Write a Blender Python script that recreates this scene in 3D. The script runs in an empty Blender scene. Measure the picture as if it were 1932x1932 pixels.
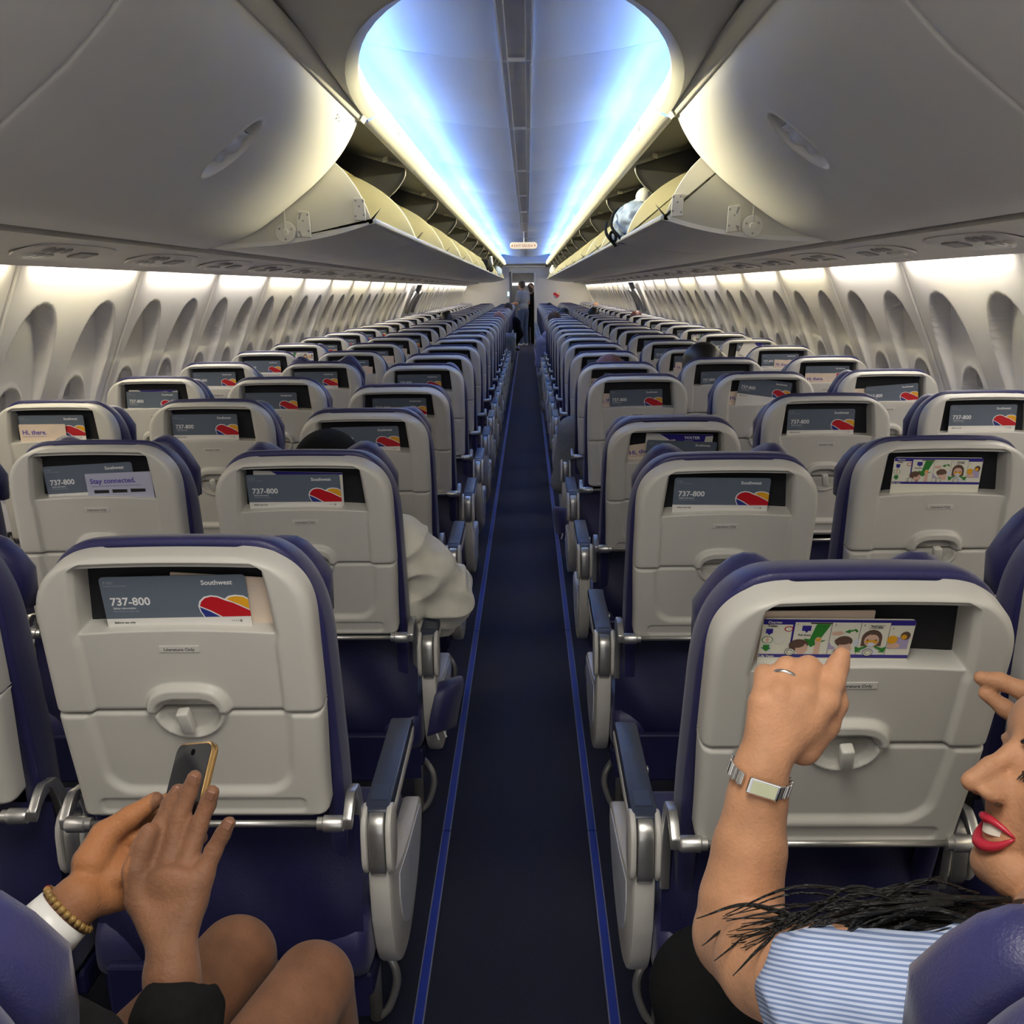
import bpy, bmesh, math, random
import numpy as np
from mathutils import Vector, Matrix
R = math.radians
random.seed(7)
SC = bpy.context.scene
COL = SC.collection

# ------------------------------------------------------------------ camera, world, exposure
PITCH, YAW, ROLL = 0.2222, -0.0179, -0.0116
cy_, sy_ = math.cos(YAW), math.sin(YAW); cp_, sp_ = math.cos(PITCH), math.sin(PITCH)
FW = Vector((sy_*cp_, cy_*cp_, -sp_)); RT = Vector((cy_, -sy_, 0)); UP = RT.cross(FW)
RT, UP = RT*math.cos(ROLL)+UP*math.sin(ROLL), UP*math.cos(ROLL)-RT*math.sin(ROLL)
cam = bpy.data.cameras.new('camera'); camo = bpy.data.objects.new('camera', cam); COL.objects.link(camo)
camo.matrix_world = Matrix(((RT.x, UP.x, -FW.x, 0.034), (RT.y, UP.y, -FW.y, 0.0), (RT.z, UP.z, -FW.z, 1.45), (0, 0, 0, 1)))
cam.sensor_width = 36; cam.lens = 36*1859.57/1932; cam.clip_start = 0.02; cam.clip_end = 200
SC.camera = camo
SC.view_settings.view_transform = 'Standard'; SC.view_settings.look = 'None'
SC.view_settings.gamma = 1; SC.view_settings.use_curve_mapping = False
SC.view_settings.exposure = 0.6
world = bpy.data.worlds.new('world'); SC.world = world; world.use_nodes = True
world.node_tree.nodes['Background'].inputs[0].default_value = (0.95, 0.93, 0.90, 1)
world.node_tree.nodes['Background'].inputs[1].default_value = 0.75

BIN_Y = [-0.2, 1.83, 3.88, 5.45, 7.36, 9.25, 11.15, 13.05, 14.95, 16.85, 18.75, 20.65, 22.55, 24.45, 26.3]
FAR = 26.8
def area(name, loc, direction, sx, sy, power, col, spread=180):
    l = bpy.data.lights.new(name, 'AREA'); l.shape = 'RECTANGLE'; l.size = sx; l.size_y = sy
    l.energy = power; l.color = col; l.spread = R(spread)
    o = bpy.data.objects.new(name, l); COL.objects.link(o); o.location = loc
    z = -Vector(direction).normalized(); y = Vector((0, 1, 0)); x = y.cross(z).normalized(); y = z.cross(x)
    o.rotation_euler = Matrix((x, y, z)).transposed().to_euler()
    return o
BLUE_W, WARM_W, WASH_W, ROOM_W = 3.3, 11.5, 2.4, 12.5
for s in (-1, 1):
    edges = [3.0, 7.3, 11.9, 16.5, 21.1, 26.3]
    for a, b in zip(edges[:-1], edges[1:]):
        L = b-a
        area('cove_blue_led', (s*0.575, (a+b)/2, 2.186), (-s*0.22, 0, 1), 0.02, L, BLUE_W*L, (0.045, 0.27, 1.0))
        area('cove_warm_led', (s*0.562, (a+b)/2, 2.177), (-s*1, 0, -0.36), 0.012, L, WARM_W*L, (1.0, 0.91, 0.56), 46)
    for k in range(-2, 25):                               # sidewall wash lamps, one per panel
        y0 = 4.17+1.016*(k-3)
        if y0 < -0.9 or y0+1 > 26.7: continue
        tint = random.Random(k*7+s).choice([(1, .90, .66), (1, .93, .84), (1, .91, .74), (1, .94, .88)])
        area('sidewall_lamp', (s*1.522, y0+0.508, 1.552), (s*0.05, 0, -1), 0.03, 0.86, WASH_W, tint)
area('galley_ceiling_lamp', (-0.1, 27.9, 2.05), (0, 0, -1), 0.6, 0.5, 7, (1.0, .97, .9))
for s in (-1, 1): area('bulkhead_fill', (s*1.0, 26.0, 1.585), (0, 0.75, -0.6), 0.10, 0.06, 1.6, (1.0, .93, .80))  # added fill lights, no visible fixture, to brighten the forward bulkheads
area('aft_ceiling_lamp', (0, 0.2, 2.12), (0, 0, -1), 0.5, 1.0, ROOM_W, (1.0, .95, .86))

# ------------------------------------------------------------------ materials
def mat(name, col, rough=0.5, metal=0.0, noise=0.0, nscale=30, bump=0.0, bscale=200, coat=0.0, spec=0.5, sheen=0.0):
    m = bpy.data.materials.new(name); m.use_nodes = True
    nt = m.node_tree; b = nt.nodes['Principled BSDF']
    b.inputs['Base Color'].default_value = (*col, 1); b.inputs['Roughness'].default_value = rough
    b.inputs['Metallic'].default_value = metal; b.inputs['Specular IOR Level'].default_value = spec
    b.inputs['Coat Weight'].default_value = coat; b.inputs['Sheen Weight'].default_value = sheen
    tc = nt.nodes.new('ShaderNodeTexCoord')
    if noise:
        n = nt.nodes.new('ShaderNodeTexNoise'); n.inputs['Scale'].default_value = nscale; n.inputs['Detail'].default_value = 4
        nt.links.new(tc.outputs['Object'], n.inputs['Vector'])
        r = nt.nodes.new('ShaderNodeValToRGB')
        r.color_ramp.elements[0].position = .3; r.color_ramp.elements[1].position = .7
        r.color_ramp.elements[0].color = (*[c*(1-noise) for c in col], 1)
        r.color_ramp.elements[1].color = (*[min(1, c*(1+noise)) for c in col], 1)
        nt.links.new(n.outputs['Fac'], r.inputs['Fac']); nt.links.new(r.outputs['Color'], b.inputs['Base Color'])
    if bump:
        n = nt.nodes.new('ShaderNodeTexNoise'); n.inputs['Scale'].default_value = bscale; n.inputs['Detail'].default_value = 3
        nt.links.new(tc.outputs['Object'], n.inputs['Vector'])
        u = nt.nodes.new('ShaderNodeBump'); u.inputs['Strength'].default_value = bump; u.inputs['Distance'].default_value = .002
        nt.links.new(n.outputs['Fac'], u.inputs['Height']); nt.links.new(u.outputs['Normal'], b.inputs['Normal'])
    return m
def emis(name, col, st):
    m = bpy.data.materials.new(name); m.use_nodes = True; b = m.node_tree.nodes['Principled BSDF']
    b.inputs['Base Color'].default_value = (*[c*.3 for c in col], 1); b.inputs['Emission Color'].default_value = (*col, 1); b.inputs['Emission Strength'].default_value = st
    return m
M = dict(
    shell=mat('seat_plastic', (.56, .545, .50), .42, noise=.02, nscale=8, bump=.04, bscale=900),
    arch=mat('latch_plastic', (.60, .585, .54), .40, bump=.03, bscale=900),
    dark=mat('pocket_black', (.006, .006, .010), .7, noise=.2, nscale=40),
    navy=mat('navy_leather', (.017, .0165, .088), .42, noise=.12, nscale=14, bump=.25, bscale=420, sheen=.15),
    navy_shade=mat('navy_leather_shaded', (.012, .012, .062), .45, noise=.15, nscale=12, bump=.2, bscale=380),  # darker copy of the navy leather, low under-seat shade put into the colour
    pad=mat('armrest_pad', (.035, .045, .075), .38, noise=.08, nscale=20),
    steel=mat('brushed_metal', (.55, .54, .52), .33, .85, noise=.05, nscale=60),
    alu=mat('grey_tube_metal', (.42, .41, .38), .4, .6, noise=.04, nscale=40),
    bay=mat('end_bay_plastic', (.60, .58, .54), .38, noise=.02, nscale=10),
    inset=mat('end_bay_inset', (.66, .68, .74), .3, noise=.02, nscale=10),
    sticker=mat('sticker_clear', (.62, .60, .56), .3), ink=mat('black_ink', (.012, .012, .012), .6),
    carpet=mat('carpet_navy', (.012, .014, .032), .95, noise=.55, nscale=420, bump=.5, bscale=600),
    strip=mat('aisle_strip_blue', (.022, .045, .33), .35, noise=.06, nscale=15), strip_edge=mat('aisle_strip_edge', (.20, .20, .30), .4, noise=.1, nscale=60),
    wall=mat('sidewall_plastic', (.80, .775, .725), .5, noise=.015, nscale=6), shade=mat('window_shade', (.60, .57, .53), .55, noise=.02, nscale=10),
    seam=mat('seam_dark', (.02, .02, .02), .8), dado=mat('dado_grey', (.35, .34, .33), .6, noise=.05),
    ceil=mat('ceiling_plastic', (.66, .67, .70), .5, noise=.015, nscale=4), ceil2=mat('entry_ceiling', (.60, .58, .52), .5, noise=.02, nscale=4),
    spine=mat('ceiling_channel', (.55, .54, .56), .45, noise=.05, nscale=9), spine_edge=mat('ceiling_channel_rail', (.82, .82, .84), .3),
    valance=mat('valance_cream', (.74, .72, .62), .45, noise=.015, nscale=6),
    bin=mat('bin_plastic', (.69, .675, .645), .42, noise=.015, nscale=5, bump=.02, bscale=600), lip=mat('bin_lip', (.66, .645, .59), .38, noise=.01, nscale=9),
    bin_in=mat('bin_lining_cream', (.68, .64, .42), .55, noise=.03, nscale=8), bin_cap=mat('bin_end_cap', (.60, .58, .50), .5, noise=.03, nscale=9),
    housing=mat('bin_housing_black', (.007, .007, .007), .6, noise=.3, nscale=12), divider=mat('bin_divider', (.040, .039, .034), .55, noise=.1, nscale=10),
    psu=mat('service_unit_grey', (.62, .59, .57), .45, noise=.03, nscale=9), psu_d=mat('service_unit_dark', (.30, .28, .28), .5, noise=.1, nscale=30),
    black=mat('gap_black', (.002, .002, .002), .95, spec=.1),
    card=mat('card_slate', (.125, .155, .20), .35, noise=.03, nscale=18), card_w=mat('card_white', (.76, .74, .70), .45), card_red=mat('card_red', (.50, .010, .018), .4),
    card_y=mat('card_yellow', (.78, .38, .02), .4), card_b=mat('card_blue', (.025, .035, .22), .4), card_pur=mat('card_indigo', (.035, .025, .25), .4),
    card_beige=mat('leaflet_peach', (.76, .62, .50), .5, noise=.02), card_lil=mat('leaflet_lilac', (.46, .47, .60), .5), cream=mat('card_cream', (.76, .74, .62), .5),
    green=mat('card_green', (.03, .22, .03), .5), hair_c=mat('card_brown', (.12, .07, .05), .5), skin_c=mat('card_skin', (.70, .45, .34), .5),
    pill=mat('card_lilac', (.42, .36, .55), .5), txt=mat('print_white', (.80, .80, .80), .5), txt_dim=mat('print_grey', (.36, .39, .43), .5), txt_ind=mat('print_indigo', (.07, .05, .36), .5),
    skin_dk=mat('skin_brown', (.215, .098, .052), .6, noise=.22, nscale=22, bump=.5, bscale=220, sheen=.1, spec=.3),
    skin_lt=mat('skin_tan', (.47, .235, .125), .58, noise=.14, nscale=30, bump=.4, bscale=260, sheen=.1, spec=.32),
    skin_far=mat('skin_light', (.52, .28, .19), .5, noise=.08), skin_mid=mat('skin_deep', (.20, .095, .055), .5, noise=.08), skin_ruddy=mat('skin_ruddy', (.42, .19, .15), .45, noise=.1, nscale=20),
    hair=mat('hair_black', (.008, .0075, .007), .38, noise=.3, nscale=90), hair_br=mat('hair_brown', (.055, .028, .017), .5, noise=.3, nscale=90), hair_red=mat('hair_auburn', (.11, .032, .02), .5, noise=.3, nscale=90), hair_gr=mat('hair_white', (.55, .52, .47), .6, noise=.15, nscale=90),
    lips=mat('lipstick', (.50, .025, .05), .28), teeth=mat('teeth', (.80, .74, .64), .3), nail=mat('nail', (.27, .13, .085), .4),
    blackcloth=mat('black_fabric', (.0055, .0055, .006), .9, noise=.2, nscale=120, bump=.3, bscale=500, spec=.2), greycloth=mat('grey_fabric', (.17, .18, .19), .9, noise=.1, nscale=60, bump=.3, bscale=300),
    teecloth=mat('pale_grey_cotton', (.30, .31, .32), .9, noise=.06, nscale=40), hood=mat('cream_fleece', (.76, .73, .62), .95, noise=.06, nscale=25, bump=.5, bscale=260, sheen=.3), denim=mat('denim', (.06, .085, .15), .9, noise=.2, nscale=80, bump=.3, bscale=400),
    lav=mat('lavender_knit', (.26, .27, .42), .9, noise=.1, nscale=60, bump=.3, bscale=300), white=mat('white_plastic', (.78, .77, .75), .35, noise=.02), gold=mat('gold_metal', (.55, .35, .15), .25, .9, noise=.05), silver=mat('silver_metal', (.72, .72, .70), .18, 1.0, noise=.06, nscale=90),
    bead=mat('bracelet_bead', (.28, .17, .05), .3, noise=.5, nscale=60), bead_r=mat('bracelet_bead_red', (.25, .01, .02), .25), screen=mat('phone_glass', (.018, .02, .026), .08, coat=.6, noise=.2, nscale=8), dial=mat('watch_dial', (.55, .57, .38), .15, noise=.06),
    denim_bag=mat('pale_blue_cloth', (.17, .22, .33), .9, noise=.25, nscale=18, bump=.4, bscale=120), bag_w=mat('white_cloth', (.42, .42, .41), .9, noise=.15, nscale=14, bump=.4, bscale=90),
    bulk=mat('bulkhead_panel', (.62, .59, .53), .5, noise=.015, nscale=4), galley=mat('galley_grey', (.16, .16, .17), .5, noise=.1, nscale=8), mesh_bag=mat('mesh_grey', (.12, .12, .11), .9, noise=.5, nscale=300),
    sign=emis('exit_sign_glow', (.75, .66, .52), .45), sign_red=emis('exit_sign_red', (.5, .05, .02), .25), led_white=emis('lamp_white', (1, .97, .92), 1.2), lamp_blue=emis('panel_screen', (.45, .85, 1.0), 1.6),
)
def stripes():
    m = mat('blue_striped_cotton', (.25, .33, .52), .85); nt = m.node_tree; b = nt.nodes['Principled BSDF']
    tc = nt.nodes.new('ShaderNodeTexCoord'); dp = nt.nodes.new('ShaderNodeVectorMath'); dp.operation = 'DOT_PRODUCT'; dp.inputs[1].default_value = (.08*1650, .52*1650, .85*1650)
    w = nt.nodes.new('ShaderNodeMath'); w.operation = 'SINE'; a_ = nt.nodes.new('ShaderNodeMath'); a_.operation = 'MULTIPLY_ADD'; a_.inputs[1].default_value = .5; a_.inputs[2].default_value = .5
    nt.links.new(tc.outputs['Object'], dp.inputs[0]); nt.links.new(dp.outputs['Value'], w.inputs[0]); nt.links.new(w.outputs[0], a_.inputs[0])
    r = nt.nodes.new('ShaderNodeValToRGB'); r.color_ramp.elements[0].color = (.16, .22, .40, 1); r.color_ramp.elements[1].color = (.46, .53, .70, 1)
    r.color_ramp.elements[0].position = .35; r.color_ramp.elements[1].position = .6
    nt.links.new(a_.outputs[0], r.inputs['Fac']); nt.links.new(r.outputs['Color'], b.inputs['Base Color'])
    return m
M['stripe'] = stripes()
def hair_mat(name, col):
    m = mat(name, col, .48, spec=.4); nt = m.node_tree; b = nt.nodes['Principled BSDF']
    tc = nt.nodes.new('ShaderNodeTexCoord'); mp = nt.nodes.new('ShaderNodeMapping'); mp.inputs['Scale'].default_value = (14, 150, 150)
    n = nt.nodes.new('ShaderNodeTexNoise'); n.inputs['Scale'].default_value = 1.6; n.inputs['Detail'].default_value = 3; n.inputs['Distortion'].default_value = .6
    u = nt.nodes.new('ShaderNodeBump'); u.inputs['Strength'].default_value = 1.0; u.inputs['Distance'].default_value = .01
    nt.links.new(tc.outputs['Object'], mp.inputs['Vector']); nt.links.new(mp.outputs['Vector'], n.inputs['Vector']); nt.links.new(n.outputs['Fac'], u.inputs['Height']); nt.links.new(u.outputs['Normal'], b.inputs['Normal'])
    return m
M['hair_fall'] = hair_mat('hair_black_strands', (.007, .0065, .006))
def palm_mat():
    m = M['skin_dk'].copy(); m.name = 'skin_brown_palms'; nt = m.node_tree; b = nt.nodes['Principled BSDF']; src = b.inputs['Base Color'].links[0].from_socket
    at = nt.nodes.new('ShaderNodeAttribute'); at.attribute_name = 'palm'; mx = nt.nodes.new('ShaderNodeMix'); mx.data_type = 'RGBA'
    nt.links.new(at.outputs['Fac'], mx.inputs['Factor']); nt.links.new(src, mx.inputs['A']); mx.inputs['B'].default_value = (.40, .165, .065, 1); nt.links.new(mx.outputs['Result'], b.inputs['Base Color']); return m
M['skin_palm'] = palm_mat()

# ------------------------------------------------------------------ object helpers
def me_from(name, V, F, mats, fm=None, smooth=True):
    me = bpy.data.meshes.new(name); me.from_pydata([tuple(v) for v in V], [], [tuple(f) for f in F])
    for m in (mats if isinstance(mats, (list, tuple)) else [mats]): me.materials.append(m)
    if fm is not None: me.polygons.foreach_set('material_index', fm)
    me.polygons.foreach_set('use_smooth', [smooth]*len(me.polygons)); me.update()
    return me
def link(name, me, parent=None, loc=(0, 0, 0), rot=(0, 0, 0), **props):
    o = bpy.data.objects.new(name, me); COL.objects.link(o); o.location = loc; o.rotation_euler = rot
    if parent is not None: o.parent = parent
    for k, v in props.items(): o[k] = v
    return o
def thing(name, label, cat, loc=(0, 0, 0), rot=(0, 0, 0), group=None, me=None):
    o = link(name, me, None, loc, rot, label=label, category=cat)
    if group: o['group'] = group
    return o
class MB:
    """collects shapes into one mesh"""
    def __init__(s): s.V = []; s.F = []; s.I = []
    def add(s, V, F, mi=0):
        n = len(s.V); s.V += [tuple(v) for v in V]; s.F += [tuple(i+n for i in f) for f in F]; s.I += [mi]*len(F)
    def box(s, c, d, mi=0, rot=None, bev=0.0):
        bm = bmesh.new(); bmesh.ops.create_cube(bm, size=1)
        bmesh.ops.scale(bm, vec=d, verts=bm.verts)
        if bev: bmesh.ops.bevel(bm, geom=bm.edges[:], offset=bev, segments=2, affect='EDGES', profile=.5)
        if rot is not None: bmesh.ops.transform(bm, matrix=rot.to_4x4(), verts=bm.verts)
        bmesh.ops.translate(bm, vec=c, verts=bm.verts); s.bm(bm, mi)
    def bm(s, bm, mi=0):
        bm.verts.ensure_lookup_table(); bm.verts.index_update()
        s.add([v.co for v in bm.verts], [[v.index for v in f.verts] for f in bm.faces], mi); bm.free()
    def tube(s, pts, r, n=8, mi=0, closed=False):
        P = [Vector(p) for p in pts]; rr = r if isinstance(r, (list, tuple)) else [r]*len(P)
        V = []; prev = None
        for i, p in enumerate(P):
            t = (P[min(i+1, len(P)-1)]-P[max(i-1, 0)]).normalized() if not closed else (P[(i+1) % len(P)]-P[i-1]).normalized()
            if prev is None:
                a = Vector((0, 0, 1)) if abs(t.z) < .9 else Vector((1, 0, 0)); x = t.cross(a).normalized()
            else: x = (prev-t*prev.dot(t)).normalized()
            prev = x; y = t.cross(x)
            V += [p+(x*math.cos(2*math.pi*k/n)+y*math.sin(2*math.pi*k/n))*rr[i] for k in range(n)]
        F = []; m = len(P)
        for i in range(m if closed else m-1):
            for k in range(n):
                a = i*n+k; b = i*n+(k+1) % n; j = ((i+1) % m)*n
                F.append((a, b, j+(k+1) % n, j+k))
        if not closed: F += [tuple(range(n-1, -1, -1)), tuple((m-1)*n+k for k in range(n))]
        s.add(V, F, mi)
    def disc(s, c, axis, r, h, n=20, mi=0, bev=0.0):
        a = Vector(axis).normalized(); c = Vector(c)
        if bev: s.tube([c-a*h/2, c-a*h/2, c-a*(h/2-bev), c+a*(h/2-bev), c+a*h/2, c+a*h/2], [r*.01, r-bev, r, r, r-bev, r*.01], n, mi) if False else s.tube([c-a*h/2, c-a*(h/2-bev), c+a*(h/2-bev), c+a*h/2], [r-bev, r, r, r-bev], n, mi)
        else: s.tube([c-a*h/2, c+a*h/2], r, n, mi)
    def prism(s, poly, a, b, mi=0, axis='x', bev=0.0):
        bm = bmesh.new()
        mk = {'x': lambda p, t: (t, p[0], p[1]), 'y': lambda p, t: (p[0], t, p[1]), 'z': lambda p, t: (p[0], p[1], t)}[axis]
        f = bm.faces.new([bm.verts.new(mk(p, a)) for p in poly])
        g = bmesh.ops.extrude_face_region(bm, geom=[f]); vs = [e for e in g['geom'] if isinstance(e, bmesh.types.BMVert)]
        d = Vector(mk((0, 0), b))-Vector(mk((0, 0), a)); bmesh.ops.translate(bm, vec=d, verts=vs)
        bmesh.ops.recalc_face_normals(bm, faces=bm.faces)
        if bev:
            es = [e for e in bm.edges if e.calc_face_angle(0) > .9]
            bmesh.ops.bevel(bm, geom=es, offset=bev, segments=2, affect='EDGES', profile=.5)
        s.bm(bm, mi)
    def flat(s, poly, y, mi=0):                       # flat printed polygon in the x-z plane facing -y
        s.add([(p[0], y, p[1]) for p in poly], [tuple(range(len(poly)))], mi)
    def mesh(s, name, mats, smooth=False): return me_from(name, s.V, s.F, mats, s.I, smooth)
    def link(s, name, mats, parent=None, smooth=False, **k): return link(name, s.mesh(name, mats, smooth), parent, **k)
def auto_smooth(me, ang=40):
    bm = bmesh.new(); bm.from_mesh(me)
    for e in bm.edges: e.smooth = e.calc_face_angle(0) < R(ang)
    for f in bm.faces: f.smooth = True
    bm.to_mesh(me); bm.free(); return me
def loft(loops, cap0=True, cap1=True):
    n = len(loops[0]); V = [v for l in loops for v in l]; F = []
    for i in range(len(loops)-1):
        for k in range(n):
            F.append((i*n+k, i*n+(k+1) % n, (i+1)*n+(k+1) % n, (i+1)*n+k))
    if cap0: F.append(tuple(range(n-1, -1, -1)))
    if cap1: F.append(tuple((len(loops)-1)*n+k for k in range(n)))
    return V, F
def fix_normals(me):
    bm = bmesh.new(); bm.from_mesh(me); bmesh.ops.recalc_face_normals(bm, faces=bm.faces); bm.to_mesh(me); bm.free(); return me
def catmull(P, n=6):
    P = [np.array(p, float) for p in P]; Q = [2*P[0]-P[1]]+P+[2*P[-1]-P[-2]]; out = []
    for i in range(1, len(Q)-2):
        for k in range(n):
            t = k/n; a, b, c, d = Q[i-1], Q[i], Q[i+1], Q[i+2]
            out.append(.5*((2*b)+(c-a)*t+(2*a-5*b+4*c-d)*t*t+(3*b-a-3*c+d)*t**3))
    out.append(P[-1]); return [tuple(x) for x in out]
def sstep(a, b, x): t = np.clip((x-a)/(b-a), 0, 1); return t*t*(3-2*t)
def text_geo(s, size, bold=0.0, shear=0.0):
    cu = bpy.data.curves.new('t', 'FONT'); cu.body = s; cu.size = size; cu.offset = bold*size; cu.shear = shear
    cu.fill_mode = 'FRONT'; cu.resolution_u = 3; cu.align_x = 'LEFT'
    o = bpy.data.objects.new('t', cu); COL.objects.link(o); dg = bpy.context.evaluated_depsgraph_get()
    me = o.evaluated_get(dg).to_mesh(); V = [tuple(v.co) for v in me.vertices]; F = [tuple(p.vertices) for p in me.polygons]
    o.evaluated_get(dg).to_mesh_clear(); bpy.data.objects.remove(o); bpy.data.curves.remove(cu)
    return V, F
def put_text(mb, s, x, z, size, y, mi, bold=0.0, center=False, ang=0.0):
    V, F = text_geo(s, size, bold)
    if not V: return
    w = max(v[0] for v in V); dx = -w/2 if center else 0; c, n = math.cos(ang), math.sin(ang)
    mb.add([(x+(v[0]+dx)*c-v[1]*n, y, z+(v[0]+dx)*n+v[1]*c) for v in V], F, mi)

# ------------------------------------------------------------------ signed-distance bodies (one continuous surface)
def _prim(p, X):
    t = p[0]
    if t == 'c':                                       # round cone a,b,ra,rb
        a, b, ra, rb = np.array(p[1], np.float32), np.array(p[2], np.float32), p[3], p[4]
        ba = b-a; h = np.clip(((X-a)@ba)/max(ba@ba, 1e-9), 0, 1)
        return np.linalg.norm(X-a-h[:, None]*ba, axis=1)-(ra+(rb-ra)*h)
    c, r_ = np.array(p[1], np.float32), np.array(p[2], np.float32)   # 'e' ellipsoid centre, radii, optional 3x3 rotation (columns = axes)
    q = X-c
    if len(p) > 3 and p[3] is not None: q = q@np.array(p[3], np.float32)
    k0 = np.linalg.norm(q/r_, axis=1); k1 = np.linalg.norm(q/(r_*r_), axis=1)
    return k0*(k0-1)/np.maximum(k1, 1e-6)
def _center(p):
    if p[0] == 'c': a, b = np.array(p[1]), np.array(p[2]); return (a+b)/2, np.linalg.norm(b-a)/2+max(p[3], p[4])
    return np.array(p[1]), max(p[2])
def sdf_mesh(name, prims, vox, k, mats, minus=()):
    C_ = [_center(p) for p in prims]
    lo = np.min([c-r for c, r in C_], axis=0)-3*vox; hi = np.max([c+r for c, r in C_], axis=0)+3*vox
    B = 20; nb = np.ceil((hi-lo)/(vox*B)).astype(int); hd = vox*B*.87
    g = np.arange(B+1); GX = np.stack(np.meshgrid(g, g, g, indexing='ij'), -1).reshape(-1, 3)
    keys = []; pos = []; quads = []
    S = np.array([1, 1 << 20, 1 << 40], np.int64)
    for bi in range(nb[0]):
        for bj in range(nb[1]):
            for bk in range(nb[2]):
                base = np.array([bi, bj, bk])*B; ctr = lo+(base+B/2)*vox
                near = [p for p, (c, r) in zip(prims, C_) if np.linalg.norm(ctr-c)-r < hd+3*k]
                if not near: continue
                X = (lo+(GX+base)*vox).astype(np.float32)
                f = None
                for p in near:
                    d = _prim(p, X)
                    if f is None: f = d
                    else:
                        h = np.clip(.5+.5*(f-d)/k, 0, 1); f = f*(1-h)+d*h-k*h*(1-h)
                for p in minus: f = np.maximum(f, -_prim(p, X))
                f = f.reshape(B+1, B+1, B+1); s = f < 0
                if s.all() or not s.any(): continue
                cs = [s[i:B+i, j:B+j, l:B+l] for i in (0, 1) for j in (0, 1) for l in (0, 1)]
                anyc = np.logical_or.reduce(cs); allc = np.logical_and.reduce(cs); act = np.argwhere(anyc & ~allc)
                if len(act):
                    acc = np.zeros((len(act), 3)); cnt = np.zeros(len(act))
                    for ax in range(3):
                        o1, o2 = [q for q in range(3) if q != ax]
                        for u in (0, 1):
                            for v in (0, 1):
                                A = act.copy(); A[:, o1] += u; A[:, o2] += v; Bq = A.copy(); Bq[:, ax] += 1
                                fa = f[A[:, 0], A[:, 1], A[:, 2]]; fb = f[Bq[:, 0], Bq[:, 1], Bq[:, 2]]
                                m = (fa < 0) != (fb < 0); t = np.where(m, fa/np.where(m, fa-fb, 1), 0)
                                P = A.astype(float); P[:, ax] += t; acc += P*m[:, None]; cnt += m
                    pos.append(lo+(acc/cnt[:, None]+base)*vox); keys.append(((act+base).astype(np.int64)+5)@S)
                for ax in range(3):
                    o1, o2 = [(1, 2), (2, 0), (0, 1)][ax]
                    sl0 = [slice(0, B)]*3; sl1 = [slice(0, B)]*3; sl1[ax] = slice(1, B+1)
                    a, b = s[tuple(sl0)], s[tuple(sl1)]
                    for w, sg in ((a & ~b, 1), (~a & b, -1)):
                        E = np.argwhere(w)
                        if not len(E): continue
                        E = (E+base).astype(np.int64)+5; q = []
                        for du, dv in ((0, 0), (1, 0), (1, 1), (0, 1)):
                            T = E.copy(); T[:, o1] -= du; T[:, o2] -= dv; q.append(T@S)
                        q = np.stack(q, 1); quads.append(q if sg == 1 else q[:, ::-1])
    keys = np.concatenate(keys); pos = np.concatenate(pos); quads = np.concatenate(quads)
    uk, ix = np.unique(keys, return_index=True); pos = pos[ix]
    qi = np.searchsorted(uk, quads); qi = np.clip(qi, 0, len(uk)-1); ok = (uk[qi] == quads).all(1); qi = qi[ok]
    me = bpy.data.meshes.new(name); me.vertices.add(len(pos)); me.vertices.foreach_set('co', pos.astype(np.float32).ravel())
    me.loops.add(qi.size); me.loops.foreach_set('vertex_index', qi.ravel().astype(np.int32))
    me.polygons.add(len(qi)); me.polygons.foreach_set('loop_start', np.arange(0, qi.size, 4, dtype=np.int32))
    for m in (mats if isinstance(mats, (list, tuple)) else [mats]): me.materials.append(m)
    me.update(calc_edges=True); me.validate(); me.polygons.foreach_set('use_smooth', [True]*len(me.polygons))
    return me
def wrinkle(me, amp, freq, seed=0.0):
    from mathutils import noise
    n = len(me.vertices); co = np.zeros(n*3, np.float32); no = np.zeros(n*3, np.float32); me.vertices.foreach_get('co', co); me.vertices.foreach_get('normal', no)
    co = co.reshape(-1, 3); no = no.reshape(-1, 3)
    d = np.array([1-2*abs(noise.noise((c[0]*freq+seed, c[1]*freq, c[2]*freq*1.6))) for c in co.tolist()])
    co += no*((d-.6)*amp)[:, None]; me.vertices.foreach_set('co', co.ravel()); me.update(); return me
def chain(pts, rad): return [('c', pts[i], pts[i+1], rad[i], rad[i+1]) for i in range(len(pts)-1)]

# ================================================================== THE SETTING
ORD = ['zeroth', 'first', 'second', 'third', 'fourth', 'fifth', 'sixth', 'seventh', 'eighth', 'ninth', 'tenth', 'eleventh', 'twelfth', 'thirteenth', 'fourteenth', 'fifteenth', 'sixteenth', 'seventeenth', 'eighteenth', 'nineteenth', 'twentieth', 'twenty-first', 'twenty-second', 'twenty-third', 'twenty-fourth', 'twenty-fifth', 'twenty-sixth', 'twenty-seventh', 'twenty-eighth', 'twenty-ninth', 'thirtieth']
SIDE = {-1: 'left', 1: 'right'}
def structure(name, label, me, **k):
    o = link(name, me, None, **k); o['kind'] = 'structure'; o['label'] = label; o['category'] = name.split('_')[0]; return o
mb = MB(); mb.box((0, 13.9, -.02), (3.5, 30.2, .04)); structure('floor', 'dark navy carpet floor along the whole cabin', mb.mesh('floor', M['carpet']))
for i, s in enumerate((-1, 1)):
    t = structure(f'trim_{i+1}', f'blue floor path strip along the {SIDE[s]} edge of the aisle', None)
    y = -.8
    while y < 25.5:
        mb = MB(); mb.box((s*.199, y+.81, .0035), (.0175, 1.612, .005), 0, None, .0012)
        for e in (-1, 1): mb.box((s*.199+e*.0102, y+.81, .002), (.003, 1.612, .0046), 1)
        mb.link('strip_segment', [M['strip'], M['strip_edge']], t); y += 1.62
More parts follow.
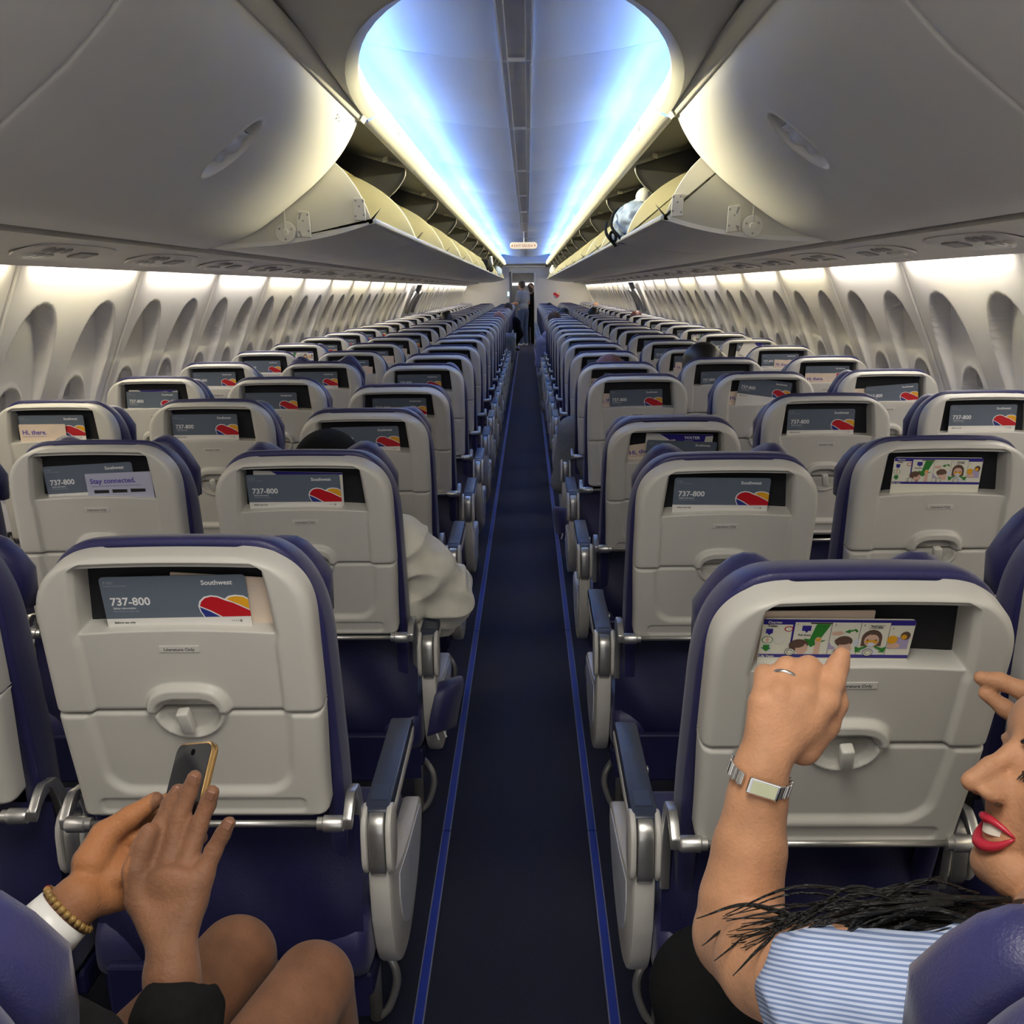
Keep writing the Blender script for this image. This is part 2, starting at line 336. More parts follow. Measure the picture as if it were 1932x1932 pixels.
# fuselage backing (closes the cabin behind the panels)
prof = [(1.70, -.05), (1.80, .3), (1.87, .7), (1.885, .95), (1.83, 1.2), (1.74, 1.45), (1.60, 1.75), (1.40, 2.05), (1.10, 2.33), (.6, 2.52), (0, 2.58)]
for s in (-1, 1):
    V = []; F = []
    P = prof[:7]
    for y in (-1.2, 29): V += [(s*x, y, z) for x, z in P]
    n = len(P); F = [(k, k+1, n+k+1, n+k) for k in range(n-1)]
    w = structure(f'wall_{SIDE[s]}', f'curved cream cabin sidewall on the {SIDE[s]} with rows of window panels', me_from('wall_skin', V, F, M['dado']))
    # lower sidewall
    dp = catmull([(1.66, 0), (1.72, .15), (1.775, .38), (1.80, .62)], 4)
    V = [(s*x, y, z) for y in (-1.2, FAR) for x, z in dp]; n = len(dp)
    link('dado_panel', me_from('dado', V, [(k, k+1, n+k+1, n+k) for k in range(n-1)], M['wall']), w)
    # window panel mesh
    Z = [1.575, 1.535, 1.45, 1.35, 1.18, 1.0, .85, .62]; XX = [1.541, 1.557, 1.594, 1.638, 1.712, 1.782, 1.806, 1.80]
    ny, nz = 130, 112; ys = np.linspace(0, 1.012, ny); zs = np.linspace(1.575, .62, nz)
    pc = np.array(catmull(list(zip(Z, XX)), 10)); xs = np.interp(-zs, -pc[:, 0], pc[:, 1])
    nx_ = np.gradient(xs, zs); nl = np.sqrt(1+nx_**2); NX, NZ = 1/nl, -nx_/nl
    def depth(y, z):
        d = 0*y
        for c in (.252, .760):
            e = (np.abs((y-c)/.176)**2.3+np.abs((z-1.10)/.315)**2.3)**(1/2.3); d = d+.088*np.clip((z-.95)/.45, 0, 1)**1.0*sstep(1.0, .955, e)
            e2 = (np.abs((y-c)/.112)**2.3+np.abs((z-.93)/.185)**2.3)**(1/2.3); d = d+.055*sstep(1.0, .90, e2)-.005*np.exp(-((e2-1.05)/.03)**2)
        d = d+.012*sstep(.012, 0, y)+.012*sstep(1.0, 1.012, y)
        return d
    YY, ZZ = np.meshgrid(ys, zs, indexing='ij'); D = depth(YY, ZZ)
    V = np.stack([s*(xs[None]+NX[None]*D), YY, ZZ+NZ[None]*D], -1).reshape(-1, 3)
    F = [(i*nz+j, i*nz+j+1, (i+1)*nz+j+1, (i+1)*nz+j) for i in range(ny-1) for j in range(nz-1)]
    if s > 0: F = [f[::-1] for f in F]
    pm = me_from('sidewall_panel', V, F, M['wall'])
    sm_V, sm_F = [], []
    sy, sz = np.linspace(-.104, .104, 12), np.linspace(1.10, .75, 14); sx = np.interp(-sz, -pc[:, 0], pc[:, 1])
    sv = [(s*(x+.074), y, z) for y in sy for x, z in zip(sx, sz)]
    sf = [(i*14+j, i*14+j+1, (i+1)*14+j+1, (i+1)*14+j) for i in range(11) for j in range(13)]
    shm = me_from('window_shade', sv, sf, M['shade'])
    for k in range(-2, 25):
        y0 = 4.17+1.016*(k-3)
        if y0 < -.95 or y0+1 > FAR: continue
        p = link('sidewall_panel', pm, w, (0, y0, 0))
        for c in (.252, .760): link('window_shade', shm, p, (0, c, 0))
    # overwing exit hatch
    d = structure('door_1' if s < 0 else 'door_2', f'overwing exit hatch in the {SIDE[s]} sidewall with grey handle cover', None)
    mb = MB()
    hp = [(1.527, 1.53), (1.60, 1.36), (1.675, 1.18), (1.745, 1.0), (1.768, .8)]
    mb.prism([(s*x, z) for x, z in hp]+[(s*(x+.06), z) for x, z in hp[::-1]], 13.75, 14.95, 0, 'y', .008); mb.link('hatch_panel', M['wall'], d)
    mb = MB(); mb.prism([(s*1.49, 1.53), (s*1.545, 1.40), (s*1.60, 1.40), (s*1.58, 1.53)], 14.05, 14.65, 0, 'y', .006); mb.link('handle_cover', M['galley'], d)
    for y in (13.98, 14.72):
        mb = MB(); mb.tube(catmull([(s*1.515, y, 1.42), (s*1.54, y-.04, 1.38), (s*1.60, y-.06, 1.28), (s*1.655, y-.02, 1.14)], 5), .026, 8); mb.link('grab_handle', M['steel'], d, smooth=True)
    # service panel rail under the bins
    t = structure(f'trim_{5 if s < 0 else 6}', f'grey service panel rail under the {SIDE[s]} overhead bins', None)
    ry = [-1.2]+[y for y in BIN_Y[1:]]
    for a, b in zip(ry[:-1], ry[1:]):
        mb = MB(); P = [(1.222, 1.601), (1.30, 1.590), (1.40, 1.572), (1.47, 1.552), (1.50, 1.537), (1.506, 1.545), (1.50, 1.60), (1.23, 1.65)]
        mb.prism([(s*x, z) for x, z in P], a+.002, b-.002, 0, 'y'); link('rail_panel', auto_smooth(mb.mesh('rail', M['psu']), 30), t)
    mb = MB(); mb.box((s*1.20, 12.8, 1.645), (.10, 28, .02)); mb.link('shadow_gap', M['black'], t)
    mb = MB(); mb.prism([(s*1.49, 1.575), (s*1.60, 1.565), (s*1.62, 1.60), (s*1.49, 1.61)], -1.2, FAR, 0, 'y'); mb.link('lamp_channel', M['wall'], t)

# ---- ceiling: panels between the coves, central channel, entry panel
ce = structure('ceiling', 'arched white ceiling with blue cove glow and a central channel', None)
V = []
for y in (-1.2, 29): V += [(sg*x, y, z) for sg, P in ((-1, prof[6:]), (1, prof[6:-1][::-1])) for x, z in P]
n = len(V)//2; link('ceiling_skin', me_from('ceiling_skin', V, [(k, k+1, n+k+1, n+k) for k in range(n-1)], M['dado']), ce)
cprof = catmull([(.052, 2.268), (.16, 2.272), (.36, 2.297), (.50, 2.322), (.60, 2.335), (.66, 2.30), (.68, 2.2)], 6)
cy = [1.2]+BIN_Y[2:-1]+[26.45]
for a, b in zip(cy[:-1], cy[1:]):
    for s in (-1, 1):
        V = []
        yy = [a+.001, a+.004, a+.010, b-.010, b-.004, b-.001]; dz = [.010, .003, 0, 0, .003, .010]
        for y, d in zip(yy, dz): V += [(s*x, y, z+d) for x, z in cprof]
        n = len(cprof); F = [(i*n+k, i*n+k+1, (i+1)*n+k+1, (i+1)*n+k) for i in range(5) for k in range(n-1)]
        link('ceiling_panel', fix_normals(me_from('ceiling_panel', V, F, M['ceil'])), ce)
    mb = MB()
    mb.box((0, (a+b)/2, 2.286), (.07, b-a, .008), 1)
    for s in (-1, 1):
        mb.box((s*.044, (a+b)/2, 2.270), (.022, b-a-.012, .012), 2); mb.box((s*.0555, (a+b)/2, 2.261), (.005, b-a-.012, .014), 0); mb.box((s*.033, (a+b)/2, 2.270), (.0035, b-a-.012, .026), 0)
    mb.box((0, a, 2.268), (.10, .018, .012), 0)
    mb.link('center_channel', [M['spine_edge'], M['spine'], M['ceil']], ce)
# rim path: half ellipse at the near end, then straight valances
path = []
for k in range(0, 33):
    ph = math.pi*(1-k/32)        # pi..0 : left end over the tip to right
    path.append((.53*math.cos(ph), 3.9-1.69*math.sin(ph)))
def rim_prof(o):
    return [(o+.060, 2.169), (.007, 2.171), (-.002, 2.168), (-.006, 2.130), (-.011, 2.100), (-.006, 2.088), (.030, 2.074)]
V = []; RP = rim_prof(0); nr = len(RP)
for i, (x, y) in enumerate(path):
    nx, ny = x/.53**2, (y-3.9)/1.69**2; l = math.hypot(nx, ny); nx /= l; ny /= l
    if i in (0, len(path)-1): nx, ny = math.copysign(1, x), 0
    V += [(x+nx*o, y+ny*o, z) for o, z in RP]
F = [(i*nr+k, i*nr+k+1, (i+1)*nr+k+1, (i+1)*nr+k) for i in range(len(path)-1) for k in range(nr-1)]
link('cove_rim', fix_normals(me_from('cove_rim', V, F, M['valance'])), ce)
# entry ceiling panel around the rim
V = []; m = len(path)
for i, (x, y) in enumerate(path):
    nx, ny = x/.53**2, (y-3.9)/1.69**2; l = math.hypot(nx, ny); nx /= l; ny /= l
    if i in (0, m-1): nx, ny = math.copysign(1, x), 0
    a = (x+nx*.028, y+ny*.028)
    ph = math.pi*(1-i/32); c, sn = math.cos(ph), math.sin(ph)
    q = max(abs(c), abs(sn)) ; b = (.66*c/q, 3.9-5.0*sn/q*(.0 if i in (0, m-1) else 1))
    for t, zz in ((0, 2.0755), (.12, 2.085), (.3, 2.115), (.55, 2.13), (.8, 2.135), (1, 2.14)): V.append((a[0]*(1-t)+b[0]*t, a[1]*(1-t)+b[1]*t, zz))
F = [(i*6+k, i*6+k+1, (i+1)*6+k+1, (i+1)*6+k) for i in range(m-1) for k in range(5)]
link('entry_ceiling_panel', fix_normals(me_from('entry_panel', V, F, M['ceil2'])), ce)
vprof = [(.592, 2.170), (.537, 2.171), (.528, 2.168), (.522, 2.125), (.516, 2.096), (.520, 2.086), (.545, 2.068), (.575, 2.060), (.60, 2.085), (.62, 2.13)]
vy = [3.9, 5.45]+BIN_Y[4:-1]+[26.45]
for s in (-1, 1):
    t = structure(f'trim_{3 if s < 0 else 4}', f'cream light valance between the ceiling and the {SIDE[s]} bins', None)
    for a, b in zip(vy[:-1], vy[1:]):
        V = []
        for y, o in ((a+.0015, .004), (a+.006, 0), (b-.006, 0), (b-.0015, .004)): V += [(s*(x+o*.6), y, z+o*.5) for x, z in vprof]
        n = len(vprof); F = [(i*n+k, i*n+k+1, (i+1)*n+k+1, (i+1)*n+k) for i in range(3) for k in range(n-1)]
        v = link('valance_panel', fix_normals(me_from('valance', V, F, M['valance'])), t)
        mb = MB(); mb.box((s*.5185, a+.62, 2.118), (.004, .045, .030), 0, None, .001); mb.box((s*.5165, a+.60, 2.112), (.003, .004, .018), 1)
        mb.link('latch_cover', [M['valance'], M['psu_d']], v)
    # dark housing behind the open bins
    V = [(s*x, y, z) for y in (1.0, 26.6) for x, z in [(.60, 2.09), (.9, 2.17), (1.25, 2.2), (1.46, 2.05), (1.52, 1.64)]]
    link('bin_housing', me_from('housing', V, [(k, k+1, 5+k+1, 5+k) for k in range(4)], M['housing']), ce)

# ---- overhead bins
cprofile = catmull([(.588, 2.066), (.615, 2.010), (.665, 1.937), (.75, 1.852), (.837, 1.783), (.92, 1.722), (1.0, 1.672), (1.09, 1.636), (1.19, 1.612)], 8)
cp = np.array(cprofile); al = np.concatenate([[0], np.cumsum(np.hypot(*np.diff(cp, axis=0).T))])
def closed_bin(s, y0, L, label):
    t = thing('overhead_bin', label, 'overhead bin', (0, y0, 0), group='overhead bins')
    n = 150; q = np.linspace(0, al[-1], n); px = np.interp(q, al, cp[:, 0]); pz = np.interp(q, al, cp[:, 1])
    tx, tz = np.gradient(px), np.gradient(pz); l = np.hypot(tx, tz); NX, NZ = -tz/l, tx/l        # outward of bin = away from aisle/up
    c0 = L/2; yy = np.unique(np.concatenate([[.004, .008, .014, .03], np.linspace(.1, c0-.12, 6), np.linspace(c0-.10, c0+.10, 71), np.linspace(c0+.12, L-.1, 6), [L-.03, L-.014, L-.008, L-.004]]))
    ic = np.interp(.774, px, q); 
    Yg, Qg = np.meshgrid(yy, q, indexing='ij')
    e = np.sqrt(((Yg-c0)/.075)**2+((Qg-ic)/.110)**2); d = .026*sstep(1.0, .84, e)-.003*np.exp(-((e-1.05)/.05)**2)
    ed = np.minimum(Yg, L-Yg); d = d+.010*(1-np.sqrt(np.clip(1-(1-np.clip(ed/.016, 0, 1))**2, 0, 1)))
    sgn = np.where(NZ > 0, 1, -1); NXi, NZi = NX*sgn, NZ*sgn
    V = np.stack([s*(px+NXi*d), Yg, pz+NZi*d], -1).reshape(-1, 3); ny = len(yy)
    F = [(i*n+k, i*n+k+1, (i+1)*n+k+1, (i+1)*n+k) for i in range(ny-1) for k in range(n-1)]
    b = len(V); V = list(map(tuple, V))
    inner = [(s*(px[k]+NXi[k]*.03), y, pz[k]+NZi[k]*.03) for y in (yy[0], yy[-1]) for k in range(0, n, 10)]
    V += inner; m = len(range(0, n, 10))
    for side, off in ((0, 0), (1, (ny-1)*n)):
        for j in range(m-1): F.append((off+j*10, off+(j+1)*10, b+side*m+j+1, b+side*m+j))
    link('bucket', fix_normals(me_from('bucket', V, F, M['bin'])), t)
    mb = MB(); mb.prism([(s*.5635, 2.118), (s*.549, 2.110), (s*.549, 2.102), (s*.578, 2.062), (s*.594, 2.068), (s*.60, 2.09)], .002, L+.012, 0, 'y', .003); lp = link('lip_bar', auto_smooth(mb.mesh('lip', M['lip']), 35), t)
    mb = MB(); mb.prism([(s*.5655, 2.072), (s*.551, 2.092), (s*.546, 2.090), (s*.572, 2.056)], L-.07, L+.016, 0, 'y', .002); mb.box((s*.5555, L-.03, 2.0785), (.0014, .034, .016), 1, Matrix.Rotation(s*R(-55), 3, 'Y')); mb.link('row_placard', [M['lip'], M['psu_d']], lp)
    # handle lever lying in the recess
    V = []; hn = 14
    for k in range(hn):
        u = k/(hn-1); qq = ic-.060+u*.115; x, z, a, b_ = np.interp(qq, q, px), np.interp(qq, q, pz), np.interp(qq, q, NXi), np.interp(qq, q, NZi)
        w = .058*math.sqrt(max(.05, 1-(abs(u-.5)*1.75)**2.5)); dp = .004+.010*math.exp(-((abs(u-.5)-.27)/.10)**2)
        for o, dd in ((-1, .024), (-.9, dp+.002), (0, dp), (.9, dp+.002), (1, .024)): V.append((s*(x+a*dd), c0+o*w, z+b_*dd))
    link('latch_handle', fix_normals(me_from('lever', V, [(i*5+k, i*5+k+1, (i+1)*5+k+1, (i+1)*5+k) for i in range(hn-1) for k in range(4)], M['inset'])), t)
    if s < 0:
        mb = MB()
        for k in range(7): mb.box((s*(.600+.004*(k % 3)), L-.36+.008*(k % 4), 2.030-.006*(k//2)), (.002, .006, .004), 0, Matrix.Rotation(s*R(-60), 3, 'Y'))
        mb.link('sticker_marks', M['psu_d'], t)
    return t
for s in (-1, 1):
    closed_bin(s, BIN_Y[0], BIN_Y[1]-BIN_Y[0], f'closed overhead bin at the upper {SIDE[s]} corner, nearest to the camera')
    closed_bin(s, BIN_Y[1], BIN_Y[2]-BIN_Y[1], f'large closed cream overhead bin with handle, just before the open ones on the {SIDE[s]}')
oprof = catmull([(.550, 1.706), (.566, 1.696), (.70, 1.659), (.86, 1.632), (1.0, 1.620), (1.19, 1.616), (1.33, 1.66)], 6)
capc = catmull([(.556, 1.712), (.586, 1.787), (.627, 1.857), (.675, 1.913), (.76, 1.98), (.90, 2.05), (1.06, 2.085), (1.22, 2.06), (1.36, 1.90), (1.40, 1.72)], 5)
def open_bin(s, y0, L, label, first):
    t = thing('overhead_bin', label, 'overhead bin', (0, y0, 0), group='overhead bins')
    a, b = .006, L-.006
    mb = MB(); mb.prism([(s*x, z) for x, z in oprof]+[(s*(x+.004), z+.016) for x, z in oprof[::-1]], a, b, 0, 'y'); link('bucket', auto_smooth(mb.mesh('open_bucket', M['bin']), 30), t)
    mb = MB(); mb.prism([(s*.540, 1.700), (s*.538, 1.712), (s*.549, 1.723), (s*.561, 1.720), (s*.572, 1.702), (s*.566, 1.694)], a, b, 0, 'y', .003); link('lip_bar', auto_smooth(mb.mesh('open_lip', M['lip']), 35), t)
    V = [(s*x, y, z) for y in (a+.012, b-.012) for x, z in [(1.19, 1.637)]+capc[::-1][2:22]]; m = len(V)//2
    link('lining', fix_normals(me_from('lining', V, [(k, k+1, m+k+1, m+k) for k in range(m-1)], M['bin_in'])), t)
    for yy, mm in ((a, 'bin_cap'), (b-.016, 'bin_in')):
        mb = MB(); mb.prism([(s*x, z) for x, z in capc]+[(s*x, z+.014) for x, z in oprof[::-1]], yy, yy+.016, 0, 'y', .003)
        c = link('end_panel', auto_smooth(mb.mesh('end_cap', M[mm]), 35), t)
        if first and mm == 'bin_cap':
            for cx, cz, w, h in ((.60, 1.752, .048, .085), (.815, 1.70, .055, .10)):
                p = MB(); p.prism([(s*(cx-w*.5), cz-h*.5), (s*(cx+w*.45), cz-h*.45), (s*(cx+w*.5), cz+h*.2), (s*(cx+w*.35), cz+h*.5), (s*(cx-w*.4), cz+h*.45)], yy-.008, yy+.002, 0, 'y', .002)
                for dx, dz in ((-.32, .34), (.25, .36), (-.35, -.25), (.30, -.30), (0, .12)): p.disc((s*(cx+dx*w), yy-.008, cz+dz*h), (0, 1, 0), .0042, .004, 10, 1)
                if cx > .7: p.box((s*(cx+.012), yy-.008, cz+.03), (.007, .003, .026), 1, Matrix.Rotation(R(20), 3, 'Y')); p.box((s*(cx+.014), yy-.008, cz-.035), (.006, .003, .024), 1, Matrix.Rotation(R(-25), 3, 'Y'))
                p.link('latch_plate', [M['lip'], M['psu_d']], c)
            p = MB(); p.disc((s*.885, yy-.004, 1.672), (0, 1, 0), .040, .010, 28, 0, .002); p.disc((s*.885, yy-.012, 1.672), (0, 1, 0), .013, .012, 16, 0, .002)
            for dx, dz in ((-.024, .01), (.022, .012), (0, -.026)): p.disc((s*(.885+dx), yy-.010, 1.672+dz), (0, 1, 0), .004, .004, 10, 1)
            p.tube([(s*.885, yy-.012, 1.675), (s*.886, yy-.012, 1.76)], .004, 8, 2); p.link('pivot_plate', [M['lip'], M['psu_d'], M['steel']], c)
    return t
for s in (-1, 1):
    for i in range(2, len(BIN_Y)-1):
        open_bin(s, BIN_Y[i], BIN_Y[i+1]-BIN_Y[i], f'{ORD[i-1]} open overhead bin on the {SIDE[s]}, counted from the closed bin', i == 2)
        # fixed divider above each joint
        y = BIN_Y[i+1]; mb = MB()
        P = catmull([(.605, 2.075), (.612, 2.03), (.66, 1.965), (.75, 1.89), (.90, 1.80), (1.1, 1.72), (1.3, 1.68)], 4)+[(1.46, 1.75), (1.46, 2.02), (1.25, 2.19), (.9, 2.16)]
        mb.prism([(s*x, z) for x, z in P], y-.010, y+.010, 0, 'y', .003); dv = link('bin_divider', auto_smooth(mb.mesh('divider', M['divider']), 35), ce)
        mb = MB(); mb.tube([(s*(x-.002), y-.010, z) for x, z in P[:10]], .004, 6); mb.link('edge_trim', M['alu'], dv, smooth=True)
        mb = MB()
        for k in range(4): mb.disc((s*(.66+.012*k), y-.30+.05*k, 2.09+.004*k), (0, 0, 1), .006, .02, 8)
        mb.link('screw_heads', M['alu'], dv)

# ---- bulkheads and forward galley
for s, x0, x1 in ((-1, -1.80, -.42), (1, .235, 1.80)):
    mb = MB(); P = [(x0, 0), (x1, 0), (x1, 2.02), (x0, 2.02)]
    mb.prism(P, FAR, FAR+.05, 0, 'y', .006)
    wl = structure('wall_front' if s < 0 else 'wall_forward', f'cream forward bulkhead on the {SIDE[s]} of the galley doorway', mb.mesh('bulkhead', M['bulk']))
    mb = MB(); xx = x1 if s < 0 else x0; mb.box((xx, FAR+.02, .95), (.06, .10, 1.9), 0, None, .01); mb.link('door_post', M['galley'] if s < 0 else M['bulk'], wl)
mb = MB(); mb.box((-.09, FAR+.05, 1.945), (.72, .12, .16), 0, None, .01); mb.box((-.09, FAR+.0, 2.035), (1.2, .18, .05), 1, None, .015)
structure('trim_7', 'pale header beam over the galley doorway', mb.mesh('header', [M['bulk'], M['valance']]))
mb = MB(); mb.box((0, 26.6, 2.30), (1.5, .06, .40)); structure('trim_8', 'end panel closing the ceiling cove above the galley door', mb.mesh('cove_end', M['ceil']))
mb = MB(); mb.box((0, 28.9, 1.05), (3.4, .05, 2.1)); wb = structure('wall_back', 'grey far galley wall beyond the doorway', mb.mesh('galley_wall', M['galley']))
mb = MB(); mb.box((0, 28.0, 2.12), (3.4, 2.2, .04)); mb.link('galley_ceiling', M['bulk'], wb)
mb = MB(); mb.box((-.05, 28.86, 1.59), (.9, .03, .07)); mb.link('light_strip', M['led_white'], wb)
mb = MB(); mb.box((-.62, 28.2, .6), (.45, .7, 1.2), 0, None, .01); mb.box((-.62, 28.2, 1.62), (.45, .7, .55), 0, None, .01)
g = thing('galley_unit', 'grey galley cabinet seen through the left side of the doorway', 'cabinet', me=mb.mesh('galley_unit', M['galley']))
for z in (.25, .62, .98):
    mb = MB(); mb.box((-.62, 27.845, z), (.38, .012, .32), 0, None, .004); mb.box((-.62, 27.835, z+.11), (.12, .012, .02), 1); mb.link('cart_door', [M['alu'], M['steel']], g)
mb = MB(); mb.box((-.47, FAR-.012, 1.33), (.075, .02, .14), 0, None, .006); mb.box((-.47, FAR-.024, 1.33), (.060, .004, .115), 1)
thing('attendant_panel', 'small glowing blue-white control screen beside the galley doorway', 'screen', me=mb.mesh('panel', [M['galley'], M['lamp_blue']]))
# exit sign hanging from the ceiling channel
t = thing('exit_sign', 'lit cream exit sign with red lettering hanging under the ceiling', 'sign', (-.02, 15.0, 2.075))
mb = MB()
pts = []
for k in range(24):
    a = 2*math.pi*k/24; pts.append((.155*(1 if math.cos(a) > 0 else -1)+.045*math.cos(a), .048*math.sin(a)))
mb.prism(pts, -.02, .02, 0, 'y', .004); mb.link('sign_body', M['sign'], t)
mb = MB(); put_text(mb, 'EXIT SALIDA', 0, -.020, .050, -.0215, 0, .003, True)
for s in (-1, 1): mb.flat([(s*.182, 0), (s*.160, .018), (s*.160, -.018)][::s], -.0215)
mb.link('lettering', M['sign_red'], t)
mb = MB(); mb.box((.005, 0, .12), (.018, .03, .16)); mb.link('hanger', M['spine_edge'], t)

# ---- emblem on the right bulkhead
def heart(sc):
    out = [(0, -.50), (-.25, -.32), (-.46, -.06), (-.50, .16), (-.42, .34), (-.26, .42), (-.10, .36), (0, .24), (.10, .36), (.26, .42), (.42, .34), (.50, .16), (.46, -.06), (.25, -.32)]
    return [(x*sc, z*sc) for x, z in out]
mb = MB(); H = heart(.19)
mb.prism(H, -.004, 0, 0, 'y')
S_ = .19
mb.flat([(.22*S_, .395*S_), (.12*S_, .34*S_), (.49*S_, .0), (.48*S_, .18*S_), (.40*S_, .33*S_)], -.006, 1)
mb.flat([(-.47*S_, -.02*S_), (-.44*S_, -.08*S_), (-.24*S_, -.31*S_), (0, -.48*S_), (.12*S_, -.40*S_)], -.006, 3)
mb.flat([(-.48*S_, .14*S_), (-.40*S_, .32*S_), (-.26*S_, .40*S_), (-.10*S_, .34*S_), (.06*S_, .24*S_), (.46*S_, -.04*S_), (.24*S_, -.31*S_), (.15*S_, -.38*S_), (-.46*S_, .05*S_)], -.006, 2)
thing('heart_emblem', 'red, yellow and blue heart emblem on the right bulkhead', 'emblem', (.80, FAR-.001, 1.285), me=mb.mesh('emblem', [M['spine_edge'], M['card_y'], M['card_red'], M['card_b']]))

# ================================================================== SEATS
PITCH_Y, ROW1, XA, SPC = 0.8128, 1.32, 0.4505, 0.481
NROW = 28
def row_y(r): return (.44 if r == 0 else 0) or ROW1+(r-1)*PITCH_Y+(.13 if r >= 16 else 0)+(.13 if r >= 18 else 0)
TB = .281                                              # tray bottom along the back, from the recline pivot
HT = .4215
def wout(h):
    h = np.asarray(h, float); w = .1835+.0065*sstep(0, .22, h)
    t = np.clip((h-.315)/(HT-.315), 0, 1); w = np.where(h > .315, .100+.090*np.sqrt(np.clip(1-t**3.0, 0, 1)), w)
    return np.where(h < .012, w-.012*(1-np.sqrt(np.clip(1-((.012-h)/.012)**2, 0, 1))), w)
def smin_r(e, r): e = np.clip(e, 0, r); return r-np.sqrt(np.clip(r*r-(r-e)**2, 0, None))
US = np.linspace(-1, 1, 141)
def umap(U, H, W):
    xin = .70*W; m = np.minimum(.1365-.0095*np.clip((H-.3095)/.097, 0, 1.3), .82*W); k = sstep(.290, .312, H); xin = xin*(1-k)+m*k
    a = np.abs(U); return np.sign(U)*np.where(a <= .70, a/.70*xin, xin+(a-.70)/.30*(W-xin))
def shell_grid(hs, tray):
    U, Hh = np.meshgrid(US, hs, indexing='ij'); W = wout(Hh); X = umap(U, Hh, W)
    d = np.zeros_like(X)
    d -= smin_r(W-np.abs(X), .016)
    au = np.abs(U)
    if not tray:
        d -= smin_r(HT-Hh, .013)*1.0
        d -= .0085*sstep(.738, .698, au)*sstep(.416, .4085, Hh)
        c = .183; a = np.abs(X)
        def pill(rx, top): return np.maximum(((a/rx)**3.2+(np.clip(Hh-c, 0, 9)/top)**2.6), 0)**(1/2.9)
        o = pill(.060, .047); i = pill(.043, .026)
        d += .013*sstep(1.03, .90, o)*sstep(.96, 1.10, i); d -= .010*sstep(1.06, .94, i)
        d -= .004*sstep(.004, 0, Hh-hs[0])
        Z = Hh+.007*(1-(X/.19)**2)*sstep(.26, .44, Hh)+.0045*(1-np.clip(X/.13, -1, 1)**2)*np.exp(-((Hh-.3095)/.03)**2)
    else:
        rr = .038; qx = np.abs(X)-(.145*(.90+.10*Hh/.18)-rr); qz = (.048+rr)-Hh
        sd = np.hypot(np.clip(qx, 0, None), np.clip(qz, 0, None))+np.minimum(np.maximum(qx, qz), 0)-rr
        d -= .0085*sstep(.006, -.008, sd)
        qx = np.abs(X)-(.152-.008); qz = np.abs(Hh-.0235)-(.0115-.008); s2 = np.hypot(np.clip(qx, 0, None), np.clip(qz, 0, None))+np.minimum(np.maximum(qx, qz), 0)-.008
        d -= .0035*sstep(.002, -.002, s2)
        e = np.sqrt((X/.046)**2+((.183-Hh)/.038)**2); d -= .009*sstep(1.0, .86, e); d += .007*np.exp(-((e-1.04)/.075)**2)
        d -= .005*sstep(.004, 0, hs[-1]-Hh)+.006*sstep(.008, 0, Hh)
        Z = Hh
    return X, -.047-d, TB+Z
def make_shell():
    ha, hb = .3095, .4065
    hs = np.concatenate([np.linspace(.1855, ha, 52), np.linspace(ha, hb, 24)[1:], np.linspace(hb, HT, 30)[1:]])
    X, Y, Z = shell_grid(hs, False); nu, nh = X.shape
    V = np.stack([X, Y, Z], -1).reshape(-1, 3).tolist(); ia, ib = 51, 74; ul, ur = 21, 119
    F = []
    for i in range(nu-1):
        for j in range(nh-1):
            if ul <= i < ur and ia <= j < ib: continue
            F.append((i*nh+j, (i+1)*nh+j, (i+1)*nh+j+1, i*nh+j+1))
    ring = [i*nh+ia for i in range(ul, ur)]+[ur*nh+j for j in range(ia, ib)]+[i*nh+ib for i in range(ur, ul, -1)]+[ul*nh+j for j in range(ib, ia, -1)]
    prev = ring; cx, cz = 0, TB+.355
    for dy, sc in ((.003, .994), (.008, .990), (.045, .965)):
        cur = []
        for k in ring: v = V[k]; cur.append(len(V)); V.append([cx+(v[0]-cx)*sc, v[1]+dy, cz+(v[2]-cz)*sc])
        m = len(ring)
        for q in range(m): F.append((prev[q], cur[q], cur[(q+1) % m], prev[(q+1) % m]))
        prev = cur
    out = [j for j in range(nh)]+[i*nh+nh-1 for i in range(1, nu)]+[(nu-1)*nh+j for j in range(nh-2, -1, -1)]
    st = len(V)
    for k in out: v = V[k]; V.append([v[0], v[1]+.026, v[2]])
    for q in range(len(out)-1): F.append((out[q], out[q+1], st+q+1, st+q))
    return fix_normals(me_from('back_shell', V, F, M['shell']))
def make_tray():
    hs = np.linspace(0, .182, 74); X, Y, Z = shell_grid(hs, True); nu, nh = X.shape
    V = np.stack([X, Y, Z], -1).reshape(-1, 3).tolist()
    F = [(i*nh+j, (i+1)*nh+j, (i+1)*nh+j+1, i*nh+j+1) for i in range(nu-1) for j in range(nh-1)]
    out = [j for j in range(nh)]+[i*nh+nh-1 for i in range(1, nu)]+[(nu-1)*nh+j for j in range(nh-2, -1, -1)]+[i*nh for i in range(nu-2, 0, -1)]
    st = len(V)
    for k in out: v = V[k]; V.append([v[0], v[1]+.024, v[2]])
    m = len(out)
    for q in range(m): F.append((out[q], out[(q+1) % m], st+(q+1) % m, st+q))
    return fix_normals(me_from('tray_table', V, F, M['shell']))
